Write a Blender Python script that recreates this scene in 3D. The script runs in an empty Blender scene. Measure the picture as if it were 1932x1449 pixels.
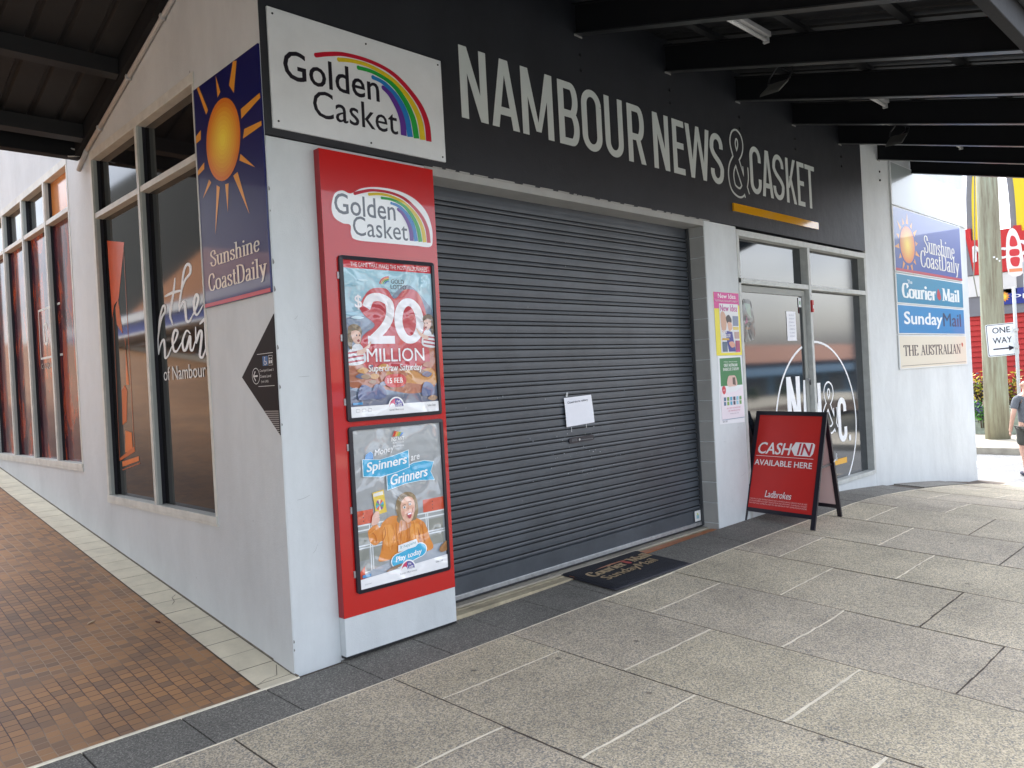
import bpy, math, random
from mathutils import Vector, Matrix
S = bpy.context.scene
COL = S.collection
rnd = random.Random(7)
R = math.radians

# ------------------------------------------------------------ camera
cd = bpy.data.cameras.new('camera'); cam = bpy.data.objects.new('camera', cd); COL.objects.link(cam)
S.camera = cam
RM = [[0.7128124916, -0.6992972406, -0.0536816640], [-0.0416362437, 0.0342126686, -0.9985469025], [0.7001176865, 0.7140118084, -0.0047288928]]
CP = Vector((-2.1414, -4.05575, 1.6))
m = Matrix.Identity(4)
for i in range(3):
    m[i][0] = RM[0][i]; m[i][1] = -RM[1][i]; m[i][2] = -RM[2][i]; m[i][3] = CP[i]
cam.matrix_world = m
cd.sensor_width = 36; cd.lens = 1471.32 / 1932 * 36
cd.clip_start = 0.05; cd.clip_end = 2000

# ------------------------------------------------------------ world, sun, exposure
W = bpy.data.worlds.new("World"); S.world = W; W.use_nodes = True
nt = W.node_tree; nt.nodes.clear()
sky = nt.nodes.new('ShaderNodeTexSky'); sky.sky_type = 'NISHITA'; sky.sun_disc = False
SUN_EL, SUN_AZ = R(55), R(52)       # azimuth measured from +Y clockwise (towards +X)
sky.sun_elevation = SUN_EL; sky.sun_rotation = SUN_AZ
sky.air_density = 1.0; sky.dust_density = 4.0; sky.ozone_density = 1.0
hs = nt.nodes.new('ShaderNodeHueSaturation'); hs.inputs['Saturation'].default_value = 0.32
bg = nt.nodes.new('ShaderNodeBackground'); bg.inputs['Strength'].default_value = 0.15
wo = nt.nodes.new('ShaderNodeOutputWorld')
# cloud cover: soft patches of brighter and darker cloud over the blue
tc = nt.nodes.new('ShaderNodeTexCoord'); cn = nt.nodes.new('ShaderNodeTexNoise'); cn.inputs['Scale'].default_value = 3.2
cn.inputs['Detail'].default_value = 7
mp = nt.nodes.new('ShaderNodeMapping'); mp.inputs['Scale'].default_value = (1, 1, 2.6)
cr = nt.nodes.new('ShaderNodeValToRGB'); cr.color_ramp.elements[0].position = .35; cr.color_ramp.elements[1].position = .65
cr.color_ramp.elements[0].color = (1.2, 1.27, 1.4, 1); cr.color_ramp.elements[1].color = (2.1, 2.1, 2.1, 1)
mx = nt.nodes.new('ShaderNodeMix'); mx.data_type = 'RGBA'; mx.blend_type = 'MULTIPLY'; mx.inputs[0].default_value = 1
nt.links.new(tc.outputs['Generated'], mp.inputs[0]); nt.links.new(mp.outputs[0], cn.inputs['Vector'])
nt.links.new(cn.outputs['Fac'], cr.inputs[0]); nt.links.new(sky.outputs[0], hs.inputs['Color'])
nt.links.new(hs.outputs[0], mx.inputs[6]); nt.links.new(cr.outputs[0], mx.inputs[7])
nt.links.new(mx.outputs[2], bg.inputs[0]); nt.links.new(bg.outputs[0], wo.inputs[0])
sd = bpy.data.lights.new('sun', 'SUN'); sd.energy = 1.3; sd.angle = R(12); sd.color = (1, .96, .9)
so = bpy.data.objects.new('sun', sd); COL.objects.link(so)
sv = Vector((math.sin(SUN_AZ) * math.cos(SUN_EL), math.cos(SUN_AZ) * math.cos(SUN_EL), math.sin(SUN_EL)))
so.rotation_euler = sv.to_track_quat('Z', 'Y').to_euler()
S.view_settings.view_transform = 'Standard'; S.view_settings.look = 'None'
S.view_settings.exposure = 1.5; S.view_settings.gamma = 1
S.cycles.use_denoising = True
S.cycles.max_bounces = 8; S.cycles.diffuse_bounces = 5; S.cycles.glossy_bounces = 4
S.cycles.sample_clamp_indirect = 6

# ------------------------------------------------------------ materials
def lin(c):
    if isinstance(c, str):
        c = [int(c[i:i+2], 16) / 255 for i in (1, 3, 5)]
        c = [x / 12.92 if x <= .04045 else ((x + .055) / 1.055) ** 2.4 for x in c]
    return tuple(c) + (1,)
MC = {}
def mat(name, c, rough=.6, bump=0, bscale=60, var=0, vscale=3, metal=0, coat=0, coatr=.05, emit=0, spec=.5, wrinkle=0, detail=4, ior=1.5):
    key = (name, str(c), rough, bump, var, coat, wrinkle, metal, emit, spec)
    if key in MC: return MC[key]
    M = bpy.data.materials.new(name); M.use_nodes = True
    t = M.node_tree; b = t.nodes['Principled BSDF']; N = t.nodes.new; L = t.links.new
    b.inputs['Base Color'].default_value = lin(c); b.inputs['Roughness'].default_value = rough
    b.inputs['Metallic'].default_value = metal; b.inputs['IOR'].default_value = ior; b.inputs['Coat IOR'].default_value = 1.5 if not wrinkle else 1.8; b.inputs['Specular IOR Level'].default_value = spec
    b.inputs['Coat Weight'].default_value = coat; b.inputs['Coat Roughness'].default_value = coatr
    if emit:
        b.inputs['Emission Color'].default_value = lin(c); b.inputs['Emission Strength'].default_value = emit
    if var or bump or wrinkle:
        g = N('ShaderNodeTexCoord')
    if var:
        n = N('ShaderNodeTexNoise'); n.inputs['Scale'].default_value = vscale; n.inputs['Detail'].default_value = 8
        n.inputs['Roughness'].default_value = .65
        mr = N('ShaderNodeMapRange'); mr.inputs[1].default_value = .3; mr.inputs[2].default_value = .7
        mr.inputs[3].default_value = 1 - var; mr.inputs[4].default_value = 1 + var
        mm = N('ShaderNodeMix'); mm.data_type = 'RGBA'; mm.blend_type = 'MULTIPLY'; mm.inputs[0].default_value = 1
        mm.inputs[6].default_value = lin(c)
        L(g.outputs['Object'], n.inputs['Vector']); L(n.outputs[0], mr.inputs[0]); L(mr.outputs[0], mm.inputs[7])
        L(mm.outputs[2], b.inputs['Base Color'])
    if bump:
        n2 = N('ShaderNodeTexNoise'); n2.inputs['Scale'].default_value = bscale; n2.inputs['Detail'].default_value = detail
        bp = N('ShaderNodeBump'); bp.inputs['Strength'].default_value = bump; bp.inputs['Distance'].default_value = .01
        L(g.outputs['Object'], n2.inputs['Vector']); L(n2.outputs[0], bp.inputs['Height']); L(bp.outputs[0], b.inputs['Normal'])
    if wrinkle:
        n3 = N('ShaderNodeTexNoise'); n3.inputs['Scale'].default_value = 4.5; n3.inputs['Detail'].default_value = 1.5
        n3.inputs['Distortion'].default_value = .8
        bp = N('ShaderNodeBump'); bp.inputs['Strength'].default_value = wrinkle; bp.inputs['Distance'].default_value = .10
        L(g.outputs['Object'], n3.inputs['Vector']); L(n3.outputs[0], bp.inputs['Height']); L(bp.outputs[0], b.inputs['Coat Normal'])
    MC[key] = M
    return M

def nodes(M):
    return M.node_tree, M.node_tree.nodes['Principled BSDF'], M.node_tree.nodes.new, M.node_tree.links.new

def render_wall(name, c, dirt=.12):
    """painted cement render: fine grain, broad trowel waves, faint stains"""
    M = bpy.data.materials.new(name); M.use_nodes = True
    t, b, N, L = nodes(M)
    g = N('ShaderNodeTexCoord')
    n = N('ShaderNodeTexNoise'); n.inputs['Scale'].default_value = 1.6; n.inputs['Detail'].default_value = 9; n.inputs['Roughness'].default_value = .7
    mpn = N('ShaderNodeMapping'); mpn.inputs['Scale'].default_value = (1, 1, .45)
    mr = N('ShaderNodeMapRange'); mr.inputs[1].default_value = .35; mr.inputs[2].default_value = .75; mr.inputs[3].default_value = 1 + dirt * .3; mr.inputs[4].default_value = 1 - dirt
    mm = N('ShaderNodeMix'); mm.data_type = 'RGBA'; mm.blend_type = 'MULTIPLY'; mm.inputs[0].default_value = 1; mm.inputs[6].default_value = lin(c)
    L(g.outputs['Object'], mpn.inputs[0]); L(mpn.outputs[0], n.inputs['Vector']); L(n.outputs[0], mr.inputs[0]); L(mr.outputs[0], mm.inputs[7])
    # scuffs: small dark chips
    v = N('ShaderNodeTexVoronoi'); v.inputs['Scale'].default_value = 3.1; v.inputs['Randomness'].default_value = 1
    c2 = N('ShaderNodeValToRGB'); c2.color_ramp.elements[0].position = .018; c2.color_ramp.elements[1].position = .03
    c2.color_ramp.elements[0].color = (.45, .45, .45, 1); c2.color_ramp.elements[1].color = (1, 1, 1, 1)
    m2 = N('ShaderNodeMix'); m2.data_type = 'RGBA'; m2.blend_type = 'MULTIPLY'; m2.inputs[0].default_value = 1
    L(g.outputs['Object'], v.inputs['Vector']); L(v.outputs['Distance'], c2.inputs[0]); L(mm.outputs[2], m2.inputs[6]); L(c2.outputs[0], m2.inputs[7])
    L(m2.outputs[2], b.inputs['Base Color']); b.inputs['Roughness'].default_value = .55
    a = N('ShaderNodeTexNoise'); a.inputs['Scale'].default_value = 120; a.inputs['Detail'].default_value = 3
    w = N('ShaderNodeTexNoise'); w.inputs['Scale'].default_value = 6; w.inputs['Detail'].default_value = 4
    L(g.outputs['Object'], a.inputs['Vector']); L(g.outputs['Object'], w.inputs['Vector'])
    b1 = N('ShaderNodeBump'); b1.inputs['Strength'].default_value = .25; b1.inputs['Distance'].default_value = .006
    b2 = N('ShaderNodeBump'); b2.inputs['Strength'].default_value = .3; b2.inputs['Distance'].default_value = .02
    L(a.outputs[0], b1.inputs['Height']); L(w.outputs[0], b2.inputs['Height']); L(b1.outputs[0], b2.inputs['Normal']); L(b2.outputs[0], b.inputs['Normal'])
    return M

def aggregate(name, cols, scale, spots=True):
    """exposed aggregate: tiny pebbles of several colours in cement, with gum spots and broad staining"""
    M = bpy.data.materials.new(name); M.use_nodes = True
    t, b, N, L = nodes(M)
    g = N('ShaderNodeTexCoord')
    v = N('ShaderNodeTexVoronoi'); v.inputs['Scale'].default_value = scale; v.inputs['Randomness'].default_value = 1
    r = N('ShaderNodeValToRGB'); r.color_ramp.interpolation = 'CONSTANT'
    el = r.color_ramp.elements
    el[0].position = 0; el[0].color = lin(cols[0]); el.remove(el[1])
    for i, c in enumerate(cols[1:], 1):
        e = el.new(i / len(cols)); e.color = lin(c)
    sp = N('ShaderNodeSeparateColor')
    L(g.outputs['Object'], v.inputs['Vector']); L(v.outputs['Color'], sp.inputs[0]); L(sp.outputs[0], r.inputs[0])
    n = N('ShaderNodeTexNoise'); n.inputs['Scale'].default_value = 1.1; n.inputs['Detail'].default_value = 9; n.inputs['Roughness'].default_value = .68
    mr = N('ShaderNodeMapRange'); mr.inputs[1].default_value = .32; mr.inputs[2].default_value = .68; mr.inputs[3].default_value = .74; mr.inputs[4].default_value = 1.18
    mm = N('ShaderNodeMix'); mm.data_type = 'RGBA'; mm.blend_type = 'MULTIPLY'; mm.inputs[0].default_value = 1
    L(g.outputs['Object'], n.inputs['Vector']); L(n.outputs[0], mr.inputs[0]); L(r.outputs[0], mm.inputs[6]); L(mr.outputs[0], mm.inputs[7])
    out = mm.outputs[2]
    if spots:
        v2 = N('ShaderNodeTexVoronoi'); v2.inputs['Scale'].default_value = 2.7
        dn = N('ShaderNodeTexNoise'); dn.inputs['Scale'].default_value = 30
        ad = N('ShaderNodeMath'); ad.operation = 'MULTIPLY_ADD'; ad.inputs[1].default_value = .05; 
        c2 = N('ShaderNodeValToRGB'); c2.color_ramp.elements[0].position = .062; c2.color_ramp.elements[1].position = .085
        c2.color_ramp.elements[0].color = (.32, .32, .34, 1); c2.color_ramp.elements[1].color = (1, 1, 1, 1)
        m2 = N('ShaderNodeMix'); m2.data_type = 'RGBA'; m2.blend_type = 'MULTIPLY'; m2.inputs[0].default_value = .85
        L(g.outputs['Object'], v2.inputs['Vector']); L(g.outputs['Object'], dn.inputs['Vector'])
        L(dn.outputs[0], ad.inputs[0]); L(v2.outputs['Distance'], ad.inputs[2]); L(ad.outputs[0], c2.inputs[0])
        L(out, m2.inputs[6]); L(c2.outputs[0], m2.inputs[7]); out = m2.outputs[2]
    L(out, b.inputs['Base Color']); b.inputs['Roughness'].default_value = .75
    bp = N('ShaderNodeBump'); bp.inputs['Strength'].default_value = .35; bp.inputs['Distance'].default_value = .003
    L(v.outputs['Distance'], bp.inputs['Height']); bp.invert = True; L(bp.outputs[0], b.inputs['Normal'])
    return M

def shade(cols, f, b_=1.0):
    out = []
    for c in cols:
        v = [int(c[i:i+2], 16) * f for i in (1, 3, 5)]; v[2] *= b_; out.append('#%02x%02x%02x' % tuple(min(255, int(q)) for q in v))
    return out
AGG = ['#84827d', '#b9ac94', '#c2b59c', '#a09785', '#cbbea5', '#918b80', '#b4a890', '#d4c7ae']
M_slab = aggregate('exposed_aggregate', AGG, 150)
M_slabs = [M_slab, aggregate('exposed_aggregate_pale', shade(AGG, 1.018, .992), 150), aggregate('exposed_aggregate_grey', shade(AGG, .982, 1.012), 150)]
M_band = aggregate('dark_granite_band', ['#64625d', '#75726b', '#5b5955', '#807d75', '#6b6963', '#939088', '#62605b', '#726f69'], 170)
M_mort = mat('mortar', '#eae0cb', .9, bump=.4, bscale=120, var=.2, vscale=9)
M_mortd = mat('dark_joint', '#4e443c', .95)
M_white = render_wall('white_painted_render', (.62, .655, .665), .18)
M_lwall = render_wall('side_wall_paint', (.585, .615, .62), .16)
M_black = render_wall('charcoal_painted_render', (.017, .019, .024), .35)
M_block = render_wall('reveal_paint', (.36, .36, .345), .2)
M_red = mat('red_acrylic', (.52, .008, .006), .22, coat=.8, coatr=.03)
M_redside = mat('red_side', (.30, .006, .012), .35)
M_alu = mat('painted_alu', (.42, .45, .44), .4, var=.12, vscale=8)
M_alu2 = mat('cream_frame', (.58, .58, .53), .45, var=.15, vscale=7)
M_glass = mat('tinted_glass', (.012, .016, .022), .055, spec=.5, ior=2.1)
M_dark = mat('near_black_steel', (.012, .013, .015), .5, bump=.1, bscale=40)
M_blacksteel = mat('black_powdercoat', (.012, .010, .018), .35)
M_shut = mat('shutter_paint', (.056, .065, .077), .38, bump=.12, bscale=5, var=.28, vscale=2.6, spec=.6)
M_steel = mat('galvanised', (.45, .46, .47), .35, metal=.6, var=.2, vscale=20)
M_panel = mat('white_sign_sheet', (.70, .725, .73), .4, var=.05, vscale=4)
M_asph = aggregate('asphalt', ['#5c5e60', '#6d6f70', '#7a7b7a', '#545658', '#666869', '#707171'], 90, False)
M_conc = mat('concrete_kerb', '#9a9488', .85, bump=.5, bscale=30, var=.25, vscale=3)

# ------------------------------------------------------------ mesh helpers
class MB:
    def __init__(s): s.v = []; s.f = []; s.m = []; s.mats = []
    def mi(s, M):
        if M not in s.mats: s.mats.append(M)
        return s.mats.index(M)
    def face(s, pts, M):
        k = len(s.v); s.v += [tuple(p) for p in pts]; s.f.append(tuple(range(k, k + len(pts)))); s.m.append(s.mi(M))
    def box(s, x0, x1, y0, y1, z0, z1, M):
        P = [(x0,y0,z0),(x1,y0,z0),(x1,y1,z0),(x0,y1,z0),(x0,y0,z1),(x1,y0,z1),(x1,y1,z1),(x0,y1,z1)]
        k = len(s.v); s.v += P; mi = s.mi(M)
        for f in ((0,3,2,1),(4,5,6,7),(0,1,5,4),(1,2,6,5),(2,3,7,6),(3,0,4,7)):
            s.f.append(tuple(k + i for i in f)); s.m.append(mi)
    def hexa(s, P, M):
        k = len(s.v); s.v += [tuple(p) for p in P]; mi = s.mi(M)
        for f in ((0,3,2,1),(4,5,6,7),(0,1,5,4),(1,2,6,5),(2,3,7,6),(3,0,4,7)):
            s.f.append(tuple(k + i for i in f)); s.m.append(mi)
    def bar(s, a, b, w, h, M, up=(0, 0, 1)):
        a = Vector(a); b = Vector(b); d = (b - a).normalized(); r = d.cross(Vector(up))
        if r.length < 1e-4: r = d.cross(Vector((1, 0, 0)))
        r.normalize(); u = r.cross(d)
        P = []
        for p in (a, b):
            for q, t in ((-1,-1),(1,-1),(1,1),(-1,1)): P.append(p + r * q * w / 2 + u * t * h / 2)
        s.hexa(P, M)
    def tube(s, pts, rad, M, n=10, cap=True):
        pts = [Vector(p) for p in pts]; k = len(s.v); mi = s.mi(M)
        rads = rad if isinstance(rad, (list, tuple)) else [rad] * len(pts)
        prev = None
        for i, p in enumerate(pts):
            d = (pts[min(i + 1, len(pts) - 1)] - pts[max(i - 1, 0)]).normalized()
            if prev is None:
                a = d.cross(Vector((0, 0, 1)))
                if a.length < .05: a = d.cross(Vector((1, 0, 0)))
                a.normalize()
            else:
                a = (prev - d * prev.dot(d)).normalized()
            prev = a; b = d.cross(a)
            for j in range(n):
                t = j * 2 * math.pi / n
                s.v.append(tuple(p + (a * math.cos(t) + b * math.sin(t)) * rads[i]))
        for i in range(len(pts) - 1):
            for j in range(n):
                q = (j + 1) % n
                s.f.append((k + i*n + j, k + i*n + q, k + (i+1)*n + q, k + (i+1)*n + j)); s.m.append(mi)
        if cap:
            s.f.append(tuple(k + j for j in range(n))[::-1]); s.m.append(mi)
            e = k + (len(pts) - 1) * n; s.f.append(tuple(e + j for j in range(n))); s.m.append(mi)
    def prism(s, pts, plane, d0, d1, M):
        """polygon pts (u,v) on plane, between depths d0 (back) and d1 (front)"""
        a = [plane(u, v, d1) for u, v in pts]; b = [plane(u, v, d0) for u, v in pts]
        s.face(a, M); s.face(b[::-1], M)
        for i in range(len(pts)):
            j = (i + 1) % len(pts); s.face([a[i], b[i], b[j], a[j]], M)
    def build(s, name, parent=None, smooth=False, bevel=0, loc=None):
        me = bpy.data.meshes.new(name); me.from_pydata(s.v, [], s.f)
        for M in s.mats: me.materials.append(M)
        me.polygons.foreach_set('material_index', s.m)
        if smooth: me.polygons.foreach_set('use_smooth', [True] * len(s.f))
        me.update()
        o = bpy.data.objects.new(name, me); COL.objects.link(o)
        if parent: o.parent = parent
        if bevel:
            bv = o.modifiers.new('bevel', 'BEVEL'); bv.width = bevel; bv.segments = 2; bv.limit_method = 'ANGLE'
        return o

def tag(o, label=None, cat=None, group=None, kind=None):
    if label: o['label'] = label
    if cat: o['category'] = cat
    if group: o['group'] = group
    if kind: o['kind'] = kind
    return o
def thing(name, label, cat, group=None, loc=(0, 0, 0)):
    o = bpy.data.objects.new(name, None); COL.objects.link(o); o.location = loc; o.empty_display_size = .1
    return tag(o, label, cat, group)
def struct(o): o['kind'] = 'structure'; return o
def settle(root):
    """put the Empty at the base centre of its parts without moving them"""
    lo = Vector((1e9,) * 3); hi = -lo
    st = [c for c in bpy.data.objects if c.parent == root]
    for c in st:
        if c.type == 'MESH':
            for v in c.data.vertices:
                for i in range(3): lo[i] = min(lo[i], v.co[i]); hi[i] = max(hi[i], v.co[i])
    if lo.x > 1e8: return
    b = Vector(((lo.x + hi.x) / 2, (lo.y + hi.y) / 2, lo.z))
    root.location = b
    for c in st: c.location = -b

# planes: (u, v, d) -> world, d = distance out of the surface
def FRONT(y0): return lambda u, v, d: (u, y0 - d, v)            # faces -Y, u = x
def LEFT(x0): return lambda u, v, d: (x0 - d, -u, v)            # faces -X, u = -y

# ------------------------------------------------------------ flat artwork
TXT = {}
def text_tris(s, bold=0.0, sp=1.0):
    key = (s, bold, sp)
    if key in TXT: return TXT[key]
    c = bpy.data.curves.new('t', 'FONT'); c.body = s; c.offset = bold; c.resolution_u = 3; c.space_character = sp
    o = bpy.data.objects.new('t', c); COL.objects.link(o)
    dg = bpy.context.evaluated_depsgraph_get(); dg.update()
    me = bpy.data.meshes.new_from_object(o.evaluated_get(dg))
    V = [(v.co.x, v.co.y) for v in me.vertices]; F = [tuple(p.vertices) for p in me.polygons]
    bpy.data.objects.remove(o); bpy.data.meshes.remove(me); bpy.data.curves.remove(c)
    xs = [v[0] for v in V] or [0, 1]; ys = [v[1] for v in V] or [0, 1]
    bx = (min(xs), max(xs), min(ys), max(ys))
    V = [((x - bx[0]) / max(1e-6, bx[1] - bx[0]), (y - bx[2]) / max(1e-6, bx[3] - bx[2])) for x, y in V]
    TXT[key] = (V, F); return V, F

def spline(P, n=6, closed=False):
    out = []; N = len(P)
    rg = range(N) if closed else range(N - 1)
    for i in rg:
        p1, p2 = P[i], P[(i + 1) % N]
        p0 = P[i - 1] if (closed or i > 0) else p1
        p3 = P[(i + 2) % N] if (closed or i + 2 < N) else p2
        for k in range(n):
            t = k / n
            out.append(tuple(.5 * ((2 * p1[a]) + (-p0[a] + p2[a]) * t + (2*p0[a] - 5*p1[a] + 4*p2[a] - p3[a]) * t*t + (-p0[a] + 3*p1[a] - 3*p2[a] + p3[a]) * t**3) for a in (0, 1)))
    if not closed: out.append(tuple(P[-1]))
    return out

def ell(cx, cy, rx, ry, a0=0, a1=360, n=28):
    return [(cx + rx * math.cos(R(a0 + (a1 - a0) * i / n)), cy + ry * math.sin(R(a0 + (a1 - a0) * i / n))) for i in range(n + (0 if abs(a1 - a0) >= 360 else 1))]

class Art(MB):
    def __init__(s, plane, d=.001, step=.0001, **mk):
        super().__init__(); s.pl = plane; s.d = d; s.step = step; s.mk = dict(rough=.4); s.mk.update(mk)
        s.aff = None; s.clip = None; s.seg = 3e-6
    def M(s, c):
        return c if not isinstance(c, (str, tuple)) else mat('print', c, **s.mk)
    def T(s, u, v):
        if s.aff: a = s.aff; u, v = a[0] + a[1] * u + a[2] * v, a[3] + a[4] * u + a[5] * v
        if s.clip: u = min(max(u, s.clip[0]), s.clip[1]); v = min(max(v, s.clip[2]), s.clip[3])
        return u, v
    def up(s): s.d += s.step
    def poly(s, pts, c, up=True):
        if up: s.up()
        s.face([s.pl(*s.T(u, v), s.d) for u, v in pts], s.M(c))
    def blob(s, pts, c, n=5): s.poly(spline(pts, n, True), c)
    def rect(s, u0, u1, v0, v1, c): s.poly([(u0, v0), (u1, v0), (u1, v1), (u0, v1)], c)
    def grad(s, u0, u1, v0, v1, c0, c1, n=10):
        a, b = lin(c0), lin(c1)
        s.up()
        for i in range(n):
            t = (i + .5) / n; c = tuple(round(a[k] * (1 - t) + b[k] * t, 4) for k in range(3))
            s.poly([(u0, v0 + (v1-v0)*i/n), (u1, v0 + (v1-v0)*i/n), (u1, v0 + (v1-v0)*(i+1)/n), (u0, v0 + (v1-v0)*(i+1)/n)], c, False)
    def text(s, t, u0, u1, v0, v1, c, bold=0.0, shear=0.0, skew=0.0, arc=0.0, sp=1.0):
        """fitted to the box; shear leans it, skew raises its right end"""
        if bold > .009:
            e = (bold - .006) * (v1 - v0) * .9
            for q in (-1, 1): s.text(t, u0 + e * q, u1 + e * q, v0 + e * .3 * q, v1 + e * .3 * q, c, .006, shear, skew, arc, sp)
            bold = .006
        V, F = text_tris(t, bold if not set('MWmwKk&') & set(t) else 0, sp); s.up(); M = s.M(c); mi = s.mi(M); k = len(s.v)
        for x, y in V:
            u = u0 + (u1 - u0) * x + shear * y * (v1 - v0); v = v0 + (v1 - v0) * y + skew * x + arc * 4 * x * (1 - x)
            s.v.append(s.pl(*s.T(u, v), s.d))
        for f in F: s.f.append(tuple(k + i for i in f)); s.m.append(mi)
    def ribbon(s, pts, wv, wh, c, mode='n', up=True, taper=0):
        """stroke along pts; mode n: pen (thick wv where it runs up/down, wh where it runs sideways), h: nib held level"""
        if up: s.up()
        M = s.M(c); L = []; n = len(pts)
        for i, p in enumerate(pts):
            a = pts[max(i - 1, 0)]; b = pts[min(i + 1, n - 1)]
            dx, dy = b[0] - a[0], b[1] - a[1]; l = math.hypot(dx, dy) or 1; dx /= l; dy /= l
            if mode == 'h': ox, oy = wv / 2, 0
            else:
                w = math.hypot(wv * dy, wh * dx) / 2
                if taper: w *= max(.25, math.sin(math.pi * (i + .6) / (n + .2)) ** .4)
                ox, oy = dy * w, -dx * w
            L.append(((p[0] - ox, p[1] - oy), (p[0] + ox, p[1] + oy)))
        for i in range(n - 1):
            s.face([s.pl(*s.T(*q), s.d + i * s.seg) for q in (L[i][0], L[i][1], L[i+1][1], L[i+1][0])], M)
        s.d += n * s.seg if up else 0

# serif skeleton alphabet: cap height 1, x-height .64; 'c' curves, 'l' lines, 's' serif centres
G = {
'S': (.60, [('c', [(.50,.74),(.45,.92),(.30,.97),(.13,.90),(.09,.74),(.22,.60),(.40,.46),(.52,.30),(.48,.10),(.30,.03),(.12,.10),(.06,.28)])], [(.5,.75),(.06,.27)]),
'C': (.68, [('c', [(.60,.70),(.54,.90),(.38,.97),(.18,.86),(.09,.50),(.18,.14),(.38,.03),(.54,.10),(.62,.28)])], []),
'D': (.74, [('l', [(.14,0),(.14,1)]), ('c', [(.10,.97),(.34,.97),(.56,.86),(.64,.50),(.56,.14),(.34,.03),(.10,.03)])], [(.14,.02),(.14,.98)]),
'T': (.66, [('l', [(.33,0),(.33,1)]), ('l', [(.04,.97),(.62,.97)]), ('l', [(.05,.98),(.05,.80)]), ('l', [(.61,.98),(.61,.80)])], [(.33,.02)]),
'H': (.76, [('l', [(.14,0),(.14,1)]), ('l', [(.62,0),(.62,1)]), ('l', [(.14,.52),(.62,.52)])], [(.14,.02),(.14,.98),(.62,.02),(.62,.98)]),
'E': (.62, [('l', [(.14,0),(.14,1)]), ('l', [(.12,.97),(.52,.97)]), ('l', [(.12,.03),(.55,.03)]), ('l', [(.14,.52),(.42,.52)]), ('l', [(.53,.02),(.53,.22)]), ('l', [(.51,.98),(.51,.80)])], [(.14,.02),(.14,.98)]),
'A': (.72, [('t', [(.12,0),(.36,1)]), ('h', [(.36,1),(.60,0)]), ('l', [(.18,.34),(.52,.34)])], [(.11,.02),(.60,.02)]),
'U': (.70, [('c', [(.14,1),(.14,.35),(.22,.07),(.38,.03),(.52,.10),(.57,.35),(.57,1)])], [(.14,.98),(.57,.98)]),
'R': (.70, [('l', [(.14,0),(.14,1)]), ('c', [(.12,.97),(.40,.97),(.54,.88),(.55,.68),(.44,.53),(.14,.51)]), ('h', [(.34,.52),(.60,0)])], [(.14,.02),(.14,.98),(.62,.02)]),
'L': (.58, [('l', [(.14,0),(.14,1)]), ('l', [(.12,.03),(.53,.03)]), ('l', [(.52,.02),(.52,.24)])], [(.14,.02),(.14,.98)]),
'I': (.30, [('l', [(.15,0),(.15,1)])], [(.15,.02),(.15,.98)]),
'N': (.76, [('t', [(.13,0),(.13,1)]), ('h', [(.15,1),(.60,0)]), ('t', [(.62,0),(.62,1)])], [(.13,.02),(.10,.98),(.62,.98)]),
'M': (.92, [('t', [(.12,0),(.14,1)]), ('h', [(.15,1),(.44,.05)]), ('t', [(.44,.05),(.76,1)]), ('l', [(.78,0),(.78,1)])], [(.12,.02),(.13,.98),(.78,.98),(.78,.02)]),
'u': (.64, [('c', [(.14,.64),(.14,.22),(.22,.05),(.36,.04),(.49,.14)]), ('l', [(.49,0),(.49,.64)])], [(.09,.62),(.44,.62),(.55,.02)]),
'n': (.66, [('l', [(.14,0),(.14,.64)]), ('c', [(.14,.48),(.24,.60),(.38,.62),(.48,.52),(.49,.30),(.49,0)])], [(.09,.62),(.14,.02),(.49,.02)]),
's': (.46, [('c', [(.37,.48),(.32,.59),(.21,.61),(.10,.55),(.10,.43),(.24,.34),(.38,.23),(.37,.09),(.23,.03),(.11,.07),(.06,.18)])], []),
'h': (.66, [('l', [(.14,0),(.14,1)]), ('c', [(.14,.48),(.24,.60),(.38,.62),(.48,.52),(.49,.30),(.49,0)])], [(.09,.98),(.14,.02),(.49,.02)]),
'i': (.30, [('l', [(.15,0),(.15,.64)]), ('d', (.14, .86))], [(.10,.62),(.15,.02)]),
'e': (.54, [('c', [(.12,.36),(.44,.38),(.43,.54),(.30,.62),(.15,.54),(.08,.32),(.14,.10),(.30,.03),(.46,.16)])], []),
'o': (.58, [('c', [(.29,.61),(.13,.53),(.08,.32),(.13,.11),(.29,.03),(.45,.11),(.50,.32),(.45,.53),(.29,.61)])], []),
'a': (.54, [('c', [(.10,.50),(.18,.61),(.31,.61),(.38,.50),(.38,.10),(.44,.03),(.51,.07)]), ('c', [(.38,.37),(.20,.32),(.09,.20),(.11,.06),(.24,.03),(.38,.16)])], []),
't': (.38, [('c', [(.17,.84),(.17,.18),(.21,.05),(.30,.04),(.36,.10)]), ('l', [(.04,.61),(.34,.61)])], []),
'l': (.30, [('l', [(.15,0),(.15,1)])], [(.10,.98),(.15,.02)]),
'y': (.58, [('h', [(.11,.63),(.30,.02)]), ('c', [(.50,.63),(.30,.02),(.20,-.20),(.08,-.24)])], [(.11,.62),(.49,.62)]),
'r': (.46, [('l', [(.14,0),(.14,.64)]), ('c', [(.14,.44),(.22,.58),(.34,.62),(.40,.54)])], [(.09,.62),(.14,.02)]),
'm': (1.0, [('l', [(.14,0),(.14,.64)]), ('c', [(.14,.48),(.24,.60),(.38,.62),(.47,.52),(.48,.30),(.48,0)]), ('c', [(.48,.48),(.58,.60),(.72,.62),(.81,.52),(.82,.30),(.82,0)])], [(.09,.62),(.14,.02),(.48,.02),(.82,.02)]),
' ': (.3, [], []),
}
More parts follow.
